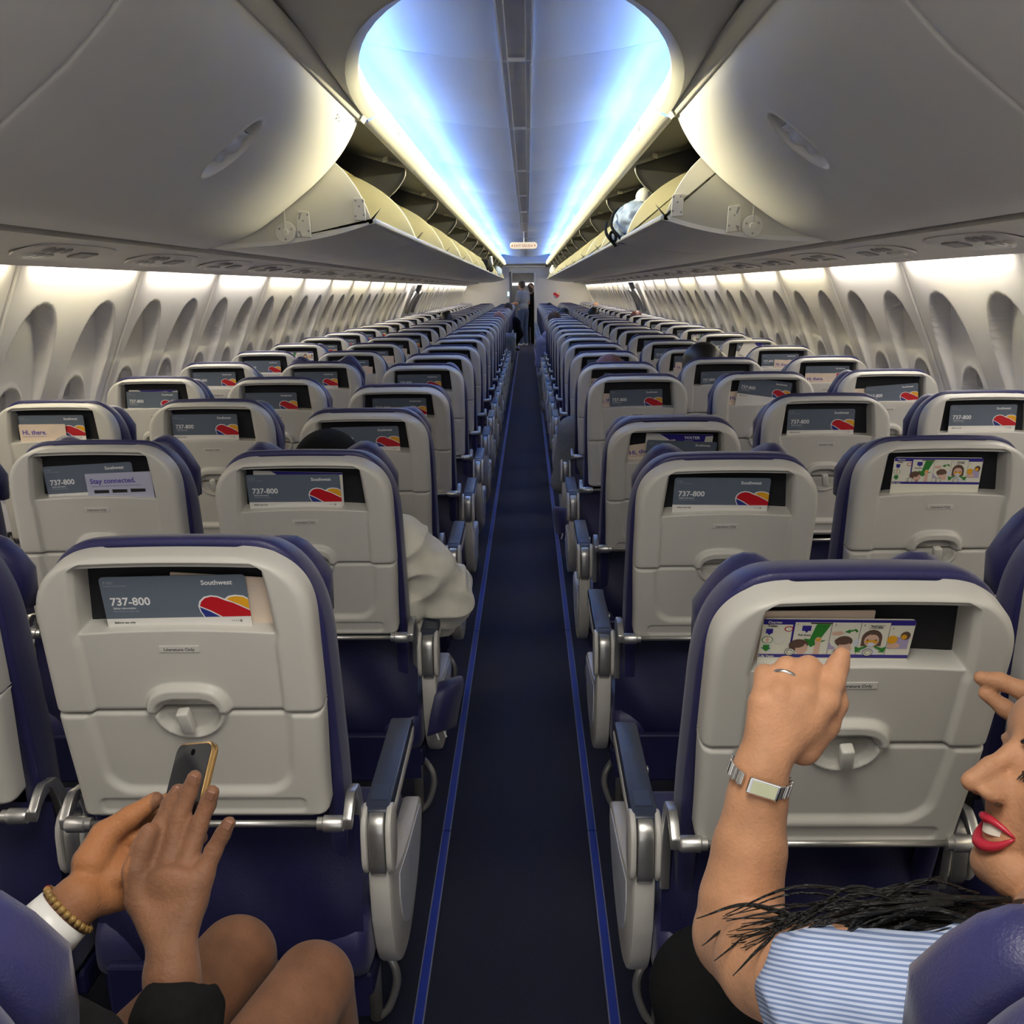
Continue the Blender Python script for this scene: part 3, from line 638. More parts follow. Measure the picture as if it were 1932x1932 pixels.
def outline(dw, z0, z1, n=26):
    hs = np.concatenate([np.linspace(0, .315, 10), .315+(HT-.315)*np.sin(np.linspace(.06, 1, n-10)*math.pi/2)])
    w = wout(np.clip(hs, .013, None))+dw; z = z0+(z1-z0)*hs/HT
    z = z+.007*(1-np.clip(w/.19, 0, 1)**2)*sstep(.26, HT, hs)
    top = [(x, float(z[-1]+.007*(1-(x/.19)**2)-.007*(1-(float(w[-1])/.19)**2))) for x in np.linspace(-float(w[-1]), float(w[-1]), 9)[1:-1]]
    return [(-a, b) for a, b in zip(w, z)]+top+[(a, b) for a, b in zip(w[::-1], z[::-1])]
def make_cushion():
    loops = []
    for y, dw, dz in ((.012, -.022, -.014), (-.0045, -.016, -.012), (-.0035, .002, .005), (-.002, .0065, .0105), (.003, .0080, .0125), (.03, .011, .004), (.055, .009, -.006), (.072, .001, -.020), (.082, -.02, -.04)):
        loops.append([(x, y+.012*max(0, 1-abs(z-.3)/.25), z) for x, z in outline(dw, -.03, TB+HT-.004+dz)])
    return fix_normals(me_from('back_cushion', *loft(loops, False), M['navy']))
def make_headrest(hump):
    loops = []; n = 25; xs = np.linspace(-1, 1, n)
    for y, sc, dz in ((.066, .90, -.012), (.070, .97, -.004), (.082, 1.0, 0), (.105, 1.0, .002), (.120, .97, -.004), (.130, .88, -.016)):
        top = []
        for x in xs:
            a = abs(x); z = TB+HT-.047+dz+hump*math.exp(-((a-.62)/.24)**2)-.055*max(0, (a-.74)/.26)**2
            top.append((x*.186*sc, y+.022*a*a, z))
        bot = [(x*.183*sc, y+.020*abs(x)**2, TB+.262-dz) for x in xs[::-1]]
        loops.append(top+bot)
    return fix_normals(me_from('headrest', *loft(loops), M['navy']))
SM = {}
SM['shell'] = make_shell(); SM['tray'] = make_tray(); SM['cushion'] = make_cushion(); SM['head'] = [make_headrest(.012), make_headrest(.034), make_headrest(.005)]
mb = MB(); mb.box((0, .004, TB+.356), (.29, .006, .11)); SM['pocket'] = mb.mesh('pocket_liner', M['dark'])
mb = MB(); mb.box((0, -.056, TB+.180), (.0175, .017, .038), 0, Matrix.Rotation(R(9), 3, 'X') @ Matrix.Rotation(R(-7), 3, 'Y'), .003); SM['latch'] = auto_smooth(mb.mesh('tray_latch', M['arch']), 50)
mb = MB(); mb.box((0, -.0392, TB+.2865), (.056, .0012, .0105), 0, None, .0004); put_text(mb, 'Literature Only', 0, TB+.2838, .0068, -.0400, 1, .012, True); SM['sticker'] = mb.mesh('sticker', [M['sticker'], M['ink']])
def make_hinge(s):
    mb = MB(); mb.tube([(s*.168, -.006, .682), (s*.176, -.006, .682), (s*.178, -.006, .682), (s*.204, -.006, .682), (s*.207, -.006, .682)], [.010, .010, .0125, .0125, .0105], 14)
    P = catmull([(.0, .682), (.028, .705), (.055, .708), (.078, .675), (.092, .62), (.10, .55)], 5)
    lo = [(y+.018 if i > 4 else y+.012, z-.012 if i < 8 else z-.004) for i, (y, z) in enumerate(P)]
    outer = [(y-.006, z+.006) if i < 8 else (y+.012, z) for i, (y, z) in enumerate(P)]; inner = [(y-.004, z-.012) if i < 4 else ((y-.006, z-.014) if i < 10 else (y-.012, z-.004)) for i, (y, z) in enumerate(P)]
    a, b = sorted((s*.205, s*.219)); mb.prism(outer+inner[::-1], a, b, 0, 'x', .002)
    return auto_smooth(mb.mesh('tray_hinge', M['steel']), 40)
SM['hinge'] = {s: make_hinge(s) for s in (-1, 1)}
mb = MB(); mb.tube([(-.175, -.004, .681), (.175, -.004, .681)], .0055, 8); SM['bar'] = mb.mesh('tray_bar', M['steel'], True)
def rbox(x, y0, y1, z0, z1, r=.03, n=5):
    P = []
    for (cy, cz, a0) in ((y1-r, z1-r, 0), (y0+r, z1-r, 90), (y0+r, z0+r, 180), (y1-r, z0+r, 270)):
        for k in range(n+1): a = R(a0+90*k/n); P.append((cy+r*math.cos(a), cz+r*math.sin(a)))
    return P
mb = MB(); mb.prism(rbox(0, .05, .53, .355, .475, .05), -.222, .222, 0, 'x', .02); SM['pan'] = auto_smooth(mb.mesh('seat_cushion', M['navy']), 50)
def make_skirt():
    xs = np.linspace(-.215, .215, 30); zs = np.linspace(.28, .675, 26); V = []
    for x in xs:
        for z in zs:
            y = .045+.03*(.675-z)-.05*math.exp(-((z-.44)/.13)**2)*(1-(x/.25)**2)+.006*math.sin(x*38+z*21)*math.exp(-((z-.5)/.1)**2)
            V.append((x, y, z))
    F = [(i*26+j, (i+1)*26+j, (i+1)*26+j+1, i*26+j+1) for i in range(29) for j in range(25)]
    return me_from('seat_back_cover', V, F, M['navy_shade'])
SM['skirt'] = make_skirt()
mb = MB(); mb.box((0, .018, .37), (.36, .02, .12), 0, None, .006); mb.box((0, .30, .325), (.44, .40, .05), 0, None, .01); SM['under'] = mb.mesh('under_seat_frame', M['navy_shade'])
def make_arm(s, pad):
    mb = MB()
    if pad: mb.prism([(.088, .628), (.088, .650), (.10, .655), (.40, .664), (.418, .658), (.420, .640)], s*.2405-.0205, s*.2405+.0205, 0, 'x', .004); mb.prism([(.16, .657), (.16, .6585), (.112, .6572), (.112, .6555)], s*.2405-.014, s*.2405+.014, 0, 'x')
    else: mb.prism([(.10, .612), (.092, .632), (.40, .646), (.424, .640), (.405, .618)], s*.2405-.022, s*.2405+.022, 0, 'x', .004)
    return auto_smooth(mb.mesh('armrest_pad' if pad else 'armrest_body', M['pad'] if pad else M['bay']), 35)
SM['pad'] = {s: make_arm(s, True) for s in (-1, 1)}; SM['armb'] = {s: make_arm(s, False) for s in (-1, 1)}
def stadium(y, z0, z1, r, n=8):
    return [(y+r*math.cos(R(a)), z1-r+r*math.sin(R(a))) for a in np.linspace(0, 180, n)]+[(y+r*math.cos(R(a)), z0+r+r*math.sin(R(a))) for a in np.linspace(180, 360, n)]
def make_pivot(s):
    mb = MB(); c = s*.2405
    mb.prism(stadium(.098, .535, .650, .030), c-.0125, c+.0125, 1, 'x', .003)
    for e in (-1, 1): mb.prism(stadium(.100, .540, .655, .036), *sorted((c+e*.0145, c+e*.0245)), 0, 'x', .004)
    return auto_smooth(mb.mesh('armrest_pivot', [M['bay'], M['steel']]), 40)
SM['pivot'] = {s: make_pivot(s) for s in (-1, 1)}
def make_bay(s):
    mb = MB(); P = [(.082, .548), (.118, .552), (.150, .520)]+catmull([(.165, .50), (.24, .478), (.38, .455), (.50, .448)], 4)[0:]+catmull([(.535, .43), (.53, .385), (.46, .325), (.36, .290), (.27, .282), (.19, .305), (.13, .36), (.092, .45)], 4)
    a, b = sorted((s*.222, s*.2575)); mb.prism(P, a, b, 0, 'x', .007)
    return auto_smooth(mb.mesh('end_bay', M['bay']), 40)
SM['bay'] = {s: make_bay(s) for s in (-1, 1)}
def make_inset(s):
    mb = MB(); P = [(.185, .478), (.30, .458), (.495, .436)]+catmull([(.505, .415), (.45, .350), (.36, .318), (.28, .322), (.21, .375), (.18, .44)], 4)
    a, b = sorted((s*.256, s*.2592)); mb.prism(P, a, b, 0, 'x', .001); return mb.mesh('bay_inset', M['inset'])
SM['inset'] = {s: make_inset(s) for s in (-1, 1)}
def make_leg(s):
    mb = MB(); mb.tube([(s*.17, .37, .32), (s*.17, .385, .16), (s*.168, .402, .012)], [.013, .013, .013], 10); return mb.mesh('leg', M['alu'], True)
def make_guard(s):
    mb = MB(); mb.tube(catmull([(-s*1.15, .44, .165), (-s*.5, .44, .165), (s*.06, .44, .165), (s*.16, .43, .165), (s*.20, .405, .145), (s*.212, .40, .10), (s*.195, .40, .04), (s*.172, .402, .012)], 5), .0085, 8); return mb.mesh('baggage_guard', M['alu'], True)
SM['leg'] = {s: make_leg(s) for s in (-1, 1)}; SM['guard'] = {s: make_guard(s) for s in (-1, 1)}
mb = MB(); mb.disc((0, .30, .618), (1, 0, 0), .010, .012, 12); SM['button'] = mb.mesh('recline_button', M['steel'], True)

COLN = ['aisle', 'middle', 'window']
REC = {(-1, 0, 1): 10.5, (1, 0, 1): 17.5, (-1, 0, 2): 13, (-1, 0, 3): 14.5, (-1, 0, 4): 15.5, (1, 0, 2): 16, (1, 0, 3): 21, (1, 0, 4): 6.5, (-1, 1, 2): 6, (-1, 1, 3): 4.5, (-1, 1, 4): 6, (1, 1, 2): 8, (1, 1, 3): 4.5, (1, 0, 0): 13, (-1, 0, 0): 11}
seats = {}; DY = {(1, 0, 1): -.022}
def seat_rec(s, c, r):
    if (s, c, r) in REC: return REC[(s, c, r)]
    rr = random.Random(r*31+c*7+s); return (11.3, 5.5, 3.5)[c]+rr.uniform(-1.2, 1.2)
def place_seat(s, c, r):
    lab = f'white-backed navy leather airplane seat, {SIDE[s]} {COLN[c]} place in the {ORD[r]} full row ahead' if r else f'navy {SIDE[s]} {COLN[c]} seat at the bottom corner, closest to the camera'
    t = thing('airplane_seat', lab, 'seat', (s*(XA+c*SPC), row_y(r)+DY.get((s, c, r), 0), 0), group='airplane seats in rows')
    rec = R(seat_rec(s, c, r)); bl, br = (0, .10, .42), (rec, 0, 0)
    link('back_shell', SM['shell'], t, bl, br); link('tray_table', SM['tray'], t, bl, br); link('back_cushion', SM['cushion'], t, bl, br)
    k = 1 if (s, c, r) in ((1, 0, 1), (-1, 1, 5), (1, 2, 3)) else random.Random(r*5+c*3+s).choice([0, 0, 2, 1])
    hz = {(1, 0, 1): -.020, (-1, 1, 5): .035, (-1, 0, 2): .004}.get((s, c, r), random.Random(r*9+c+s*2).choice([0, 0, 0, .010]))
    link('headrest', SM['head'][k], t, Vector(bl)+Vector((0, -math.sin(rec), math.cos(rec)))*hz, br)
    link('literature_pocket', SM['pocket'], t, bl, br); link('tray_latch', SM['latch'], t, bl, br)
    if r < 9: link('sticker', SM['sticker'], t, bl, br)
    dy = -.26*math.sin(rec)+.26*math.sin(R(11)); hl = (0, dy, .003*(seat_rec(s, c, r)-11)*-.1)
    for e in (-1, 1): link('tray_hinge', SM['hinge'][e], t, hl)
    link('tray_bar', SM['bar'], t, hl); link('seat_cushion', SM['pan'], t); link('seat_back_cover', SM['skirt'], t, (0, .03, 0)); link('under_seat_frame', SM['under'], t)
    a = -s if c == 0 else s
    if c == 0:
        ar = link('armrest', SM['armb'][a], t); link('armrest_pad', SM['pad'][a], ar); link('armrest_pivot', SM['pivot'][a], ar)
        b = link('end_bay', SM['bay'][a], t); link('bay_inset', SM['inset'][a], b)
        link('leg', SM['leg'][a], t); link('baggage_guard', SM['guard'][a], t)
        if r < 10: link('recline_button', SM['button'], t, (a*(.2405-.024), 0, 0))
    if c < 2:
        ar = link('armrest', SM['armb'][s], t); link('armrest_pad', SM['pad'][s], ar); link('armrest_pivot', SM['pivot'][s], ar)
    seats[(s, c, r)] = t; return t
for r in range(1, NROW+1):
    for s in (-1, 1):
        for c in range(3): place_seat(s, c, r)
for s in (-1, 1):
    for c in (0, 1): place_seat(s, c, 0)

# ================================================================== CARDS IN THE SEAT POCKETS
def card_base(w, h, h0, col, rc=.006, mi=0):
    mb = MB(); P = [(-w/2, -h0), (w/2, -h0)]
    for k in range(5): a = R(90*k/4); P.append((w/2-rc+rc*math.cos(a), h-rc+rc*math.sin(a)))
    for k in range(5): a = R(90+90*k/4); P.append((-w/2+rc+rc*math.cos(a), h-rc+rc*math.sin(a)))
    mb.prism(P, -.0008, .0008, mi, 'y'); return mb
def make_std():
    mb = card_base(.210, .067, 0, None); U = .0001927
    c = lambda x, y: ((x-545)*U-.105, (525-y)*U)
    y = -.0011
    mb.prism([(-.105, -.055), (.105, -.055), (.105, 0), (-.105, 0)], -.0008, .0008, 1, 'y')
    put_text(mb, '737-800', *c(598, 412), .0175, y, 2, .022); put_text(mb, 'Southwest', *c(1300, 255), .0105, y, 2, .022)
    put_text(mb, 'P-551', *c(572, 235), .0065, y, 3); put_text(mb, 'Revision 01 (01/20/2020)', *c(572, 256), .0032, y, 3)
    put_text(mb, 'Safety information', *c(612, 444), .0045, y, 2, .01); put_text(mb, 'Información de seguridad', *c(612, 468), .0036, y, 3)
    put_text(mb, 'Before use only', *c(600, 566), .0048, y, 7, .02); put_text(mb, '> | < | @', *c(1485, 566), .0042, y, 7, .01)
    P = lambda L: [c(*p) for p in L][::-1]
    lobe = [(1285, 524), (1262, 480), (1253, 432), (1268, 388), (1305, 354), (1358, 342), (1410, 350), (1458, 374), (1490, 350), (1540, 342), (1600, 350), (1634, 372), (1638, 524)]
    mb.flat(P(lobe), y, 2)
    mb.flat(P([(1266, 430), (1280, 395), (1312, 365), (1360, 353), (1408, 361), (1455, 385), (1520, 410), (1637, 476), (1638, 523), (1425, 523), (1345, 470)]), y-.0003, 4)
    mb.flat(P([(1472, 377), (1500, 361), (1542, 353), (1598, 361), (1633, 383), (1636, 465), (1560, 420)]), y-.0003, 5)
    mb.flat(P([(1264, 440), (1272, 478), (1294, 523), (1406, 523), (1340, 480)]), y-.0003, 6)
    return mb.mesh('safety_card', [M['card'], M['card_w'], M['txt'], M['txt_dim'], M['card_red'], M['card_y'], M['card_b'], M['ink']])
def ell(cx, cy, rx, ry, n=16, a0=0, a1=360): return [(cx+rx*math.cos(R(a0+(a1-a0)*k/n)), cy+ry*math.sin(R(a0+(a1-a0)*k/n))) for k in range(n+(0 if a1-a0 == 360 else 1))]
def make_oxy():
    mb = card_base(.200, .068, .05, None); U = .00017; y = -.0011
    c = lambda x, yy: ((x-832)*U, (550-yy)*U)
    def f(L, mi, d=0):
        P = [c(*p) for p in L]; a = sum(P[i][0]*P[(i+1) % len(P)][1]-P[(i+1) % len(P)][0]*P[i][1] for i in range(len(P)))
        mb.flat(P if a > 0 else P[::-1], y-d*.0002, mi)
    rect = lambda a, b, e, g: [(a, b), (e, b), (e, g), (a, g)]
    f(rect(248, 155, 1418, 205), 1); f(rect(478, 165, 494, 490), 1); f(rect(248, 492, 1418, 524), 1); f(rect(494, 180, 776, 488), 0, 1); f(rect(780, 180, 1230, 488), 0, 1)
    for x in (777, 1002, 1228): f(rect(x, 182, x+3, 488), 3, 2)
    f(rect(612, 182, 778, 194), 3, 2)
    # left column
    f(rect(276, 246, 330, 290), 1, 1); f([(290, 290), (320, 290), (305, 308)], 1, 1); f(ell(450, 245, 34, 26), 7, 1); f(ell(450, 245, 26, 19), 0, 2)
    f(ell(297, 352, 44, 36), 2, 1); f(ell(297, 352, 38, 31), 0, 2); f(ell(390, 356, 40, 36), 8, 1); f(ell(390, 356, 36, 32), 0, 2); f(ell(297, 350, 11, 26), 5, 3); f(rect(272, 400, 320, 430), 2, 2); f([(255, 425), (335, 430), (300, 466)], 2, 2); f(rect(312, 400, 330, 466), 8, 1)
    # panel 1: pull down
    f([(660, 196), (772, 196), (700, 355), (755, 350), (640, 420), (575, 335), (625, 342)], 2, 2); f(rect(552, 212, 622, 262), 1, 2); f([(575, 262), (605, 262), (590, 282)], 1, 2)
    f(ell(545, 398, 76, 56), 4, 3); f(ell(572, 430, 48, 52), 5, 4); f(ell(535, 385, 58, 40), 4, 5); f(rect(545, 465, 595, 488), 5, 4); f(ell(692, 355, 27, 36), 5, 3); f([(672, 380), (714, 380), (716, 488), (668, 488)], 5, 3); f(ell(692, 345, 20, 14), 6, 4)
    # panel 2: mask over the face
    f([(790, 270), (860, 262), (885, 285), (850, 305), (790, 300)], 5, 2); f([(885, 268), (930, 240), (925, 256), (970, 238), (990, 262), (980, 275), (962, 256), (928, 270), (932, 284)], 2, 3)
    f([(776, 360), (800, 400), (830, 420), (830, 440), (776, 440)], 9, 2); f(ell(893, 360, 68, 52), 4, 3); f(ell(905, 405, 48, 46), 5, 4); f(ell(885, 355, 66, 36), 4, 5); f(ell(935, 430, 26, 34), 5, 5); f(ell(992, 372, 24, 40), 8, 2)
    # panel 3: pull tabs
    f(ell(1106, 330, 80, 84), 4, 2); f(rect(1028, 320, 1186, 405), 4, 2); f(ell(1106, 350, 58, 62), 5, 3); f(ell(1106, 292, 62, 34, 16, 180, 360), 4, 4); f([(1060, 350), (1080, 345), (1130, 345), (1155, 352), (1150, 372), (1062, 372)], 6, 5); f(ell(1105, 385, 28, 22), 8, 6)
    for e in (-1, 1): f(ell(1106+e*32, 344, 11, 5), 3, 5); f([(1106+e*34, 398), (1106+e*90, 420), (1106+e*122, 405), (1106+e*112, 462), (1106+e*145, 462) if False else (1106+e*62, 458), (1106+e*86, 446), (1106+e*28, 412)], 2, 6)
    f([(1040, 488), (1050, 440), (1100, 415), (1150, 440), (1175, 488)], 8, 3)
    # panel 4: helping a child
    f(rect(1240, 315, 1396, 430), 9, 1); f(ell(1266, 340, 40, 40), 6, 3); f(ell(1285, 400, 50, 28), 5, 2); f(ell(1362, 300, 38, 40), 4, 3); f(ell(1352, 312, 22, 24), 6, 4)
    for x in (483, 862, 1093): f(ell(x, 462, 40, 36), 3, 7); f(ell(x, 462, 36, 32), 0, 8); f(ell(x, 462, 25, 22), 3, 9); f(ell(x, 462, 21, 18), 0, 10)
    put_text(mb, 'Oxygen', *c(282, 192), .0058, y-.0008, 0, .02); put_text(mb, 'Toilet', *c(282, 226), .0054, y-.0008, 3, .02); put_text(mb, 'Life Vests', *c(252, 518), .0050, y-.0008, 0, .02)
    put_text(mb, 'Pull down', *c(528, 306), .0042, y-.0012, 3, .02); put_text(mb, 'Pull tabs', *c(1082, 224), .0046, y-.0012, 3, .02)
    for x, yy, n in ((508, 205, '1'), (798, 208, '2'), (1022, 210, '3'), (1246, 238, '4')): put_text(mb, n, *c(x, yy), .0044, y-.0012, 3)
    f([(1066, 202), (1190, 200), (1188, 203), (1069, 205)], 3, 6); f([(1062, 230), (1180, 228), (1180, 231), (1062, 233)], 3, 6)
    return mb.mesh('oxygen_card', [M['cream'], M['card_pur'], M['green'], M['ink'], M['hair_c'], M['skin_c'], M['card_y'], M['card_red'], M['inset'], M['pill']])
def make_hi():
    mb = card_base(.150, .050, .03, None, .002); put_text(mb, 'Hi, there.', -.066, .017, .0205, -.0011, 1, .02)
    for k in range(3): mb.flat([(.026, .034-.006*k), (.050-.004*k, .034-.006*k), (.050-.004*k, .0352-.006*k), (.026, .0352-.006*k)], -.0011, 2)
    mb.flat([(-.066, .010), (.012, .010), (.012, .0108), (-.066, .0108)], -.0011, 1)
    return mb.mesh('peach_leaflet', [M['card_beige'], M['txt_ind'], M['sticker']])
def make_stay():
    mb = card_base(.155, .048, .03, None, .001); put_text(mb, 'Stay connected.', -.068, .024, .0168, -.0011, 1, .02)
    mb.flat([(-.066, .0165), (.05, .0165), (.05, .0172), (-.066, .0172)], -.0011, 1)
    for k in range(3): mb.flat([(-.062+.043*k, .0), (-.027+.043*k, .0), (-.027+.043*k, .0075), (-.062+.043*k, .0085)], -.0011, 2)
    return mb.mesh('lilac_leaflet', [M['card_lil'], M['txt_ind'], M['ink']])
def make_water():
    mb = card_base(.200, .072, .05, None, .002); mb.flat([(-.02, .046), (.1, .046), (.1, .072), (-.06, .072)], -.0011, 1); put_text(mb, 'WATER', .015, .056, .0135, -.0014, 2, .03); put_text(mb, 'NO SMOKING', .015, .0495, .0042, -.0014, 2)
    mb.flat([(.076, .046), (.1, .046), (.1, .068), (.078, .066)], -.0013, 3)
    return mb.mesh('water_card', [M['card_w'], M['card_pur'], M['txt'], M['cream']])
CM = dict(std=make_std(), oxy=make_oxy(), hi=make_hi(), stay=make_stay(), water=make_water())
for m_ in CM.values(): m_.transform(Matrix.Scale(.955, 4))
CN = dict(std=('safety_card', 'slate safety card with red heart'), oxy=('safety_card', 'cream card with oxygen mask drawings'), hi=('leaflet', 'peach greeting leaflet with indigo lettering'), stay=('leaflet', 'lilac connection leaflet with indigo lettering'), water=('safety_card', 'white and indigo water card'))
def place_card(kind, s, c, r, dx=0, dz=0, ang=0, dy=0, tilt=0):
    t = seats[(s, c, r)]; rec = R(seat_rec(s, c, r))
    A = Matrix.Translation((s*(XA+c*SPC), row_y(r)+DY.get((s, c, r), 0), 0)) @ Matrix.Translation((0, .10, .42)) @ Matrix.Rotation(rec, 4, 'X')
    A = A @ Matrix.Translation((dx, -.022+dy, TB+.311+.016+dz)) @ Matrix.Rotation(R(ang), 4, 'Y') @ Matrix.Rotation(R(tilt), 4, 'X')
    n, d = CN[kind]
    o = thing(n, f'{d} in the {SIDE[s]} {COLN[c]} seat pocket, {ORD[r]} full row', 'card', me=CM[kind], group='cards and leaflets in the seat pockets'); o.matrix_world = A
    return o
SPEC = {
    (-1, 0, 1): [('std', .000, .000, -1), ('hi', .062, .012, 4, .010)], (-1, 1, 2): [('std', -.012, -.004, -3), ('stay', .055, -.004, -2, -.006)],
    (-1, 0, 2): [('std', -.020, 0, 0), ('water', -.012, -.001, 2, .007)], (-1, 2, 3): [('std', -.012, .002, 0), ('hi', -.040, -.008, 0, -.006)], (-1, 1, 3): [('std', -.020, .002, 0)], (-1, 0, 3): [('std', .005, -.002, -1)],
    (-1, 2, 4): [('std', -.014, -.012, 1), ('water', -.010, -.011, 0, .008)], (-1, 1, 4): [('std', -.022, -.012, 0)], (-1, 0, 4): [('std', .004, -.002, 0), ('hi', -.040, -.020, 0, -.006)],
    (-1, 2, 5): [('std', -.018, 0, 0)], (-1, 1, 5): [('std', -.02, 0, 0)], (-1, 0, 5): [('std', -.014, -.002, 0)], (-1, 2, 6): [('std', -.01, -.006, 0)], (-1, 1, 6): [('std', -.002, -.004, 0), ('hi', .045, -.02, 3, -.006)], (-1, 0, 6): [('std', .004, -.022, 3)],
    (-1, 2, 7): [('oxy', .004, -.006, 0)], (-1, 1, 7): [('std', -.008, -.004, 0), ('hi', .055, -.018, 0, -.006)],
    (1, 0, 1): [('oxy', -.030, -.012, 1), ('hi', -.055, .012, 0, .008)], (1, 0, 2): [('std', -.013, .002, 1)], (1, 1, 2): [('oxy', -.012, .002, 1)], (1, 0, 3): [('std', .018, -.018, 3), ('hi', -.062, -.010, -8, .008), ('water', .012, -.006, 2, .012)],
    (1, 1, 3): [('std', -.016, 0, 0)], (1, 2, 3): [('std', -.004, .004, 0)], (1, 0, 4): [('std', -.006, -.012, -1), ('hi', -.085, -.012, 0, .008)], (1, 1, 4): [('std', -.002, .018, 8), ('hi', -.062, -.008, -4, .008)], (1, 2, 4): [('std', .018, -.014, -4), ('hi', -.055, -.012, 0, .008)],
    (1, 0, 5): [('std', .020, -.012, 8), ('hi', -.060, -.012, 0, .008)], (1, 1, 5): [('std', .0, -.016, -1)], (1, 2, 5): [('std', .002, .0, 0), ('hi', -.028, -.016, 0, -.006)], (1, 0, 6): [('std', .0, .002, 0)], (1, 1, 6): [('std', -.01, .0, 2), ('hi', -.03, -.016, 0, -.006)], (1, 2, 6): [('std', -.008, 0, 0), ('hi', .03, -.016, 3, -.006)],
    (1, 2, 7): [('std', .02, .022, 6), ('water', .04, .02, 24, -.006)], (1, 2, 9): [('oxy', 0, 0, 0)],
}
for r in range(1, NROW+1):
    for s in (-1, 1):
        for c in range(3):
            rr = random.Random(r*101+c*11+s*3)
            sp = SPC_ = SPEC.get((s, c, r))
            if sp is None:
                sp = [('std', rr.uniform(-.02, .02), rr.uniform(-.014, .004), rr.uniform(-3, 3))]
                if rr.random() < .2 and r < 14: sp.append(('hi', rr.uniform(-.05, .05), -.018, rr.uniform(-3, 3), -.006))
            for q in sp: place_card(q[0], s, c, r, *q[1:])
# passenger service units
mp = MB(); P = []
for k in range(28):
    a = 2*math.pi*k/28; P.append((.085*math.copysign(abs(math.cos(a))**.7, math.cos(a)), .27*math.copysign(abs(math.sin(a))**.7, math.sin(a))))
mp.prism(P, -.0015, .004, 0, 'z', .001); pmesh = mp.mesh('unit_plate', M['psu'])
mb = MB(); mb.tube([(0, 0, .004), (0, 0, -.004), (0, 0, -.008)], [.022, .021, .014], 14); vent = mb.mesh('air_vent', M['psu_d'], True)
mb = MB(); mb.disc((0, 0, -.004), (0, 0, 1), .019, .006, 14); rl = mb.mesh('reading_light', M['bay'], True)
mb = MB(); mb.box((0, 0, -.004), (.05, .12, .004), 0, None, .0015); sg = mb.mesh('sign_panel', M['psu_d'])
for r in range(2, NROW+1):
    for s in (-1, 1):
        t = thing('service_unit', f'oval reading light and air vent unit above the {SIDE[s]} seats of the {ORD[r]} full row', 'panel', (s*1.362, row_y(r)+.12, 1.572), (0, s*R(13.2), 0), group='service units under the bins')
        link('unit_plate', pmesh, t)
        for k in (-1, 0, 1): link('air_vent', vent, t, (-s*.03, -.12+.055*k, 0)); link('reading_light', rl, t, (s*.03, -.12+.055*k, 0))
        link('sign_panel', sg, t, (0, .11, 0))

# ================================================================== PEOPLE
def vadd(a, b): return tuple(np.array(a, float)+np.array(b, float))
# ---------------- passenger on the left, tapping a phone
pl = thing('person', 'person in black jacket with bare knees, tapping a phone at bottom left', 'person', (-.46, .62, 0))
def rel(prims, o): 
    out = []
    for p in prims:
        if p[0] == 'c': out.append(('c', tuple(np.array(p[1])-o), tuple(np.array(p[2])-o), p[3], p[4]))
        else: out.append(('e', tuple(np.array(p[1])-o))+tuple(p[2:]))
    return out
O = np.array((-.46, .62, 0))
wr = (-.305, .808, .842)
mcp = [(-.339, .858, .898), (-.322, .863, .905), (-.304, .862, .905), (-.286, .851, .898)]
B = chain([(-.275, .70, .66), (-.292, .765, .765), (-.304, .800, .828), wr], [.036, .031, .0255, .024])
for m, r_ in zip(mcp, (.0135, .0135, .013, .012)): B += [('c', wr, m, .018, r_)]
B += [('e', (-.313, .842, .880), (.034, .016, .034), None), ('c', wr, (-.343, .838, .880), .019, .014)]
B += chain([mcp[0], (-.337, .882, .930), (-.329, .897, .949), (-.322, .902, .961)], [.0112, .0093, .0084, .0074])
B += chain([mcp[1], (-.317, .886, .940), (-.309, .897, .962), (-.303, .899, .977)], [.0114, .0095, .0085, .0075])
B += chain([mcp[2], (-.297, .882, .933), (-.289, .890, .952), (-.283, .889, .966)], [.0110, .0090, .0081, .0072])
B += chain([mcp[3], (-.277, .862, .918), (-.269, .867, .932), (-.262, .869, .944)], [.0105, .0085, .0076, .0068])
B += chain([(-.343, .838, .880), (-.350, .848, .905), (-.346, .860, .922), (-.341, .868, .935)], [.0145, .0120, .0105, .0090])
# left hand cradling the phone
wl = (-.407, .842, .877)
B += chain([(-.60, .68, .70), (-.50, .765, .795), (-.425, .826, .862), wl], [.040, .034, .026, .0245])
B += [('e', (-.392, .882, .886), (.034, .030, .017), None), ('c', wl, (-.376, .905, .868), .020, .014), ('c', wl, (-.390, .905, .905), .020, .014), ('c', wl, (-.372, .880, .862), .020, .017)]
B += chain([(-.402, .868, .902), (-.396, .890, .918), (-.374, .902, .931), (-.351, .914, .944)], [.0185, .0145, .0115, .0085])
for i in range(4):
    z = .858+.016*i; B += chain([(-.378+.002*i, .905, z), (-.366, .938, z+.012), (-.345, .957, z+.018), (-.322, .950, z+.022)], [.0125, .0105, .0095, .0085])
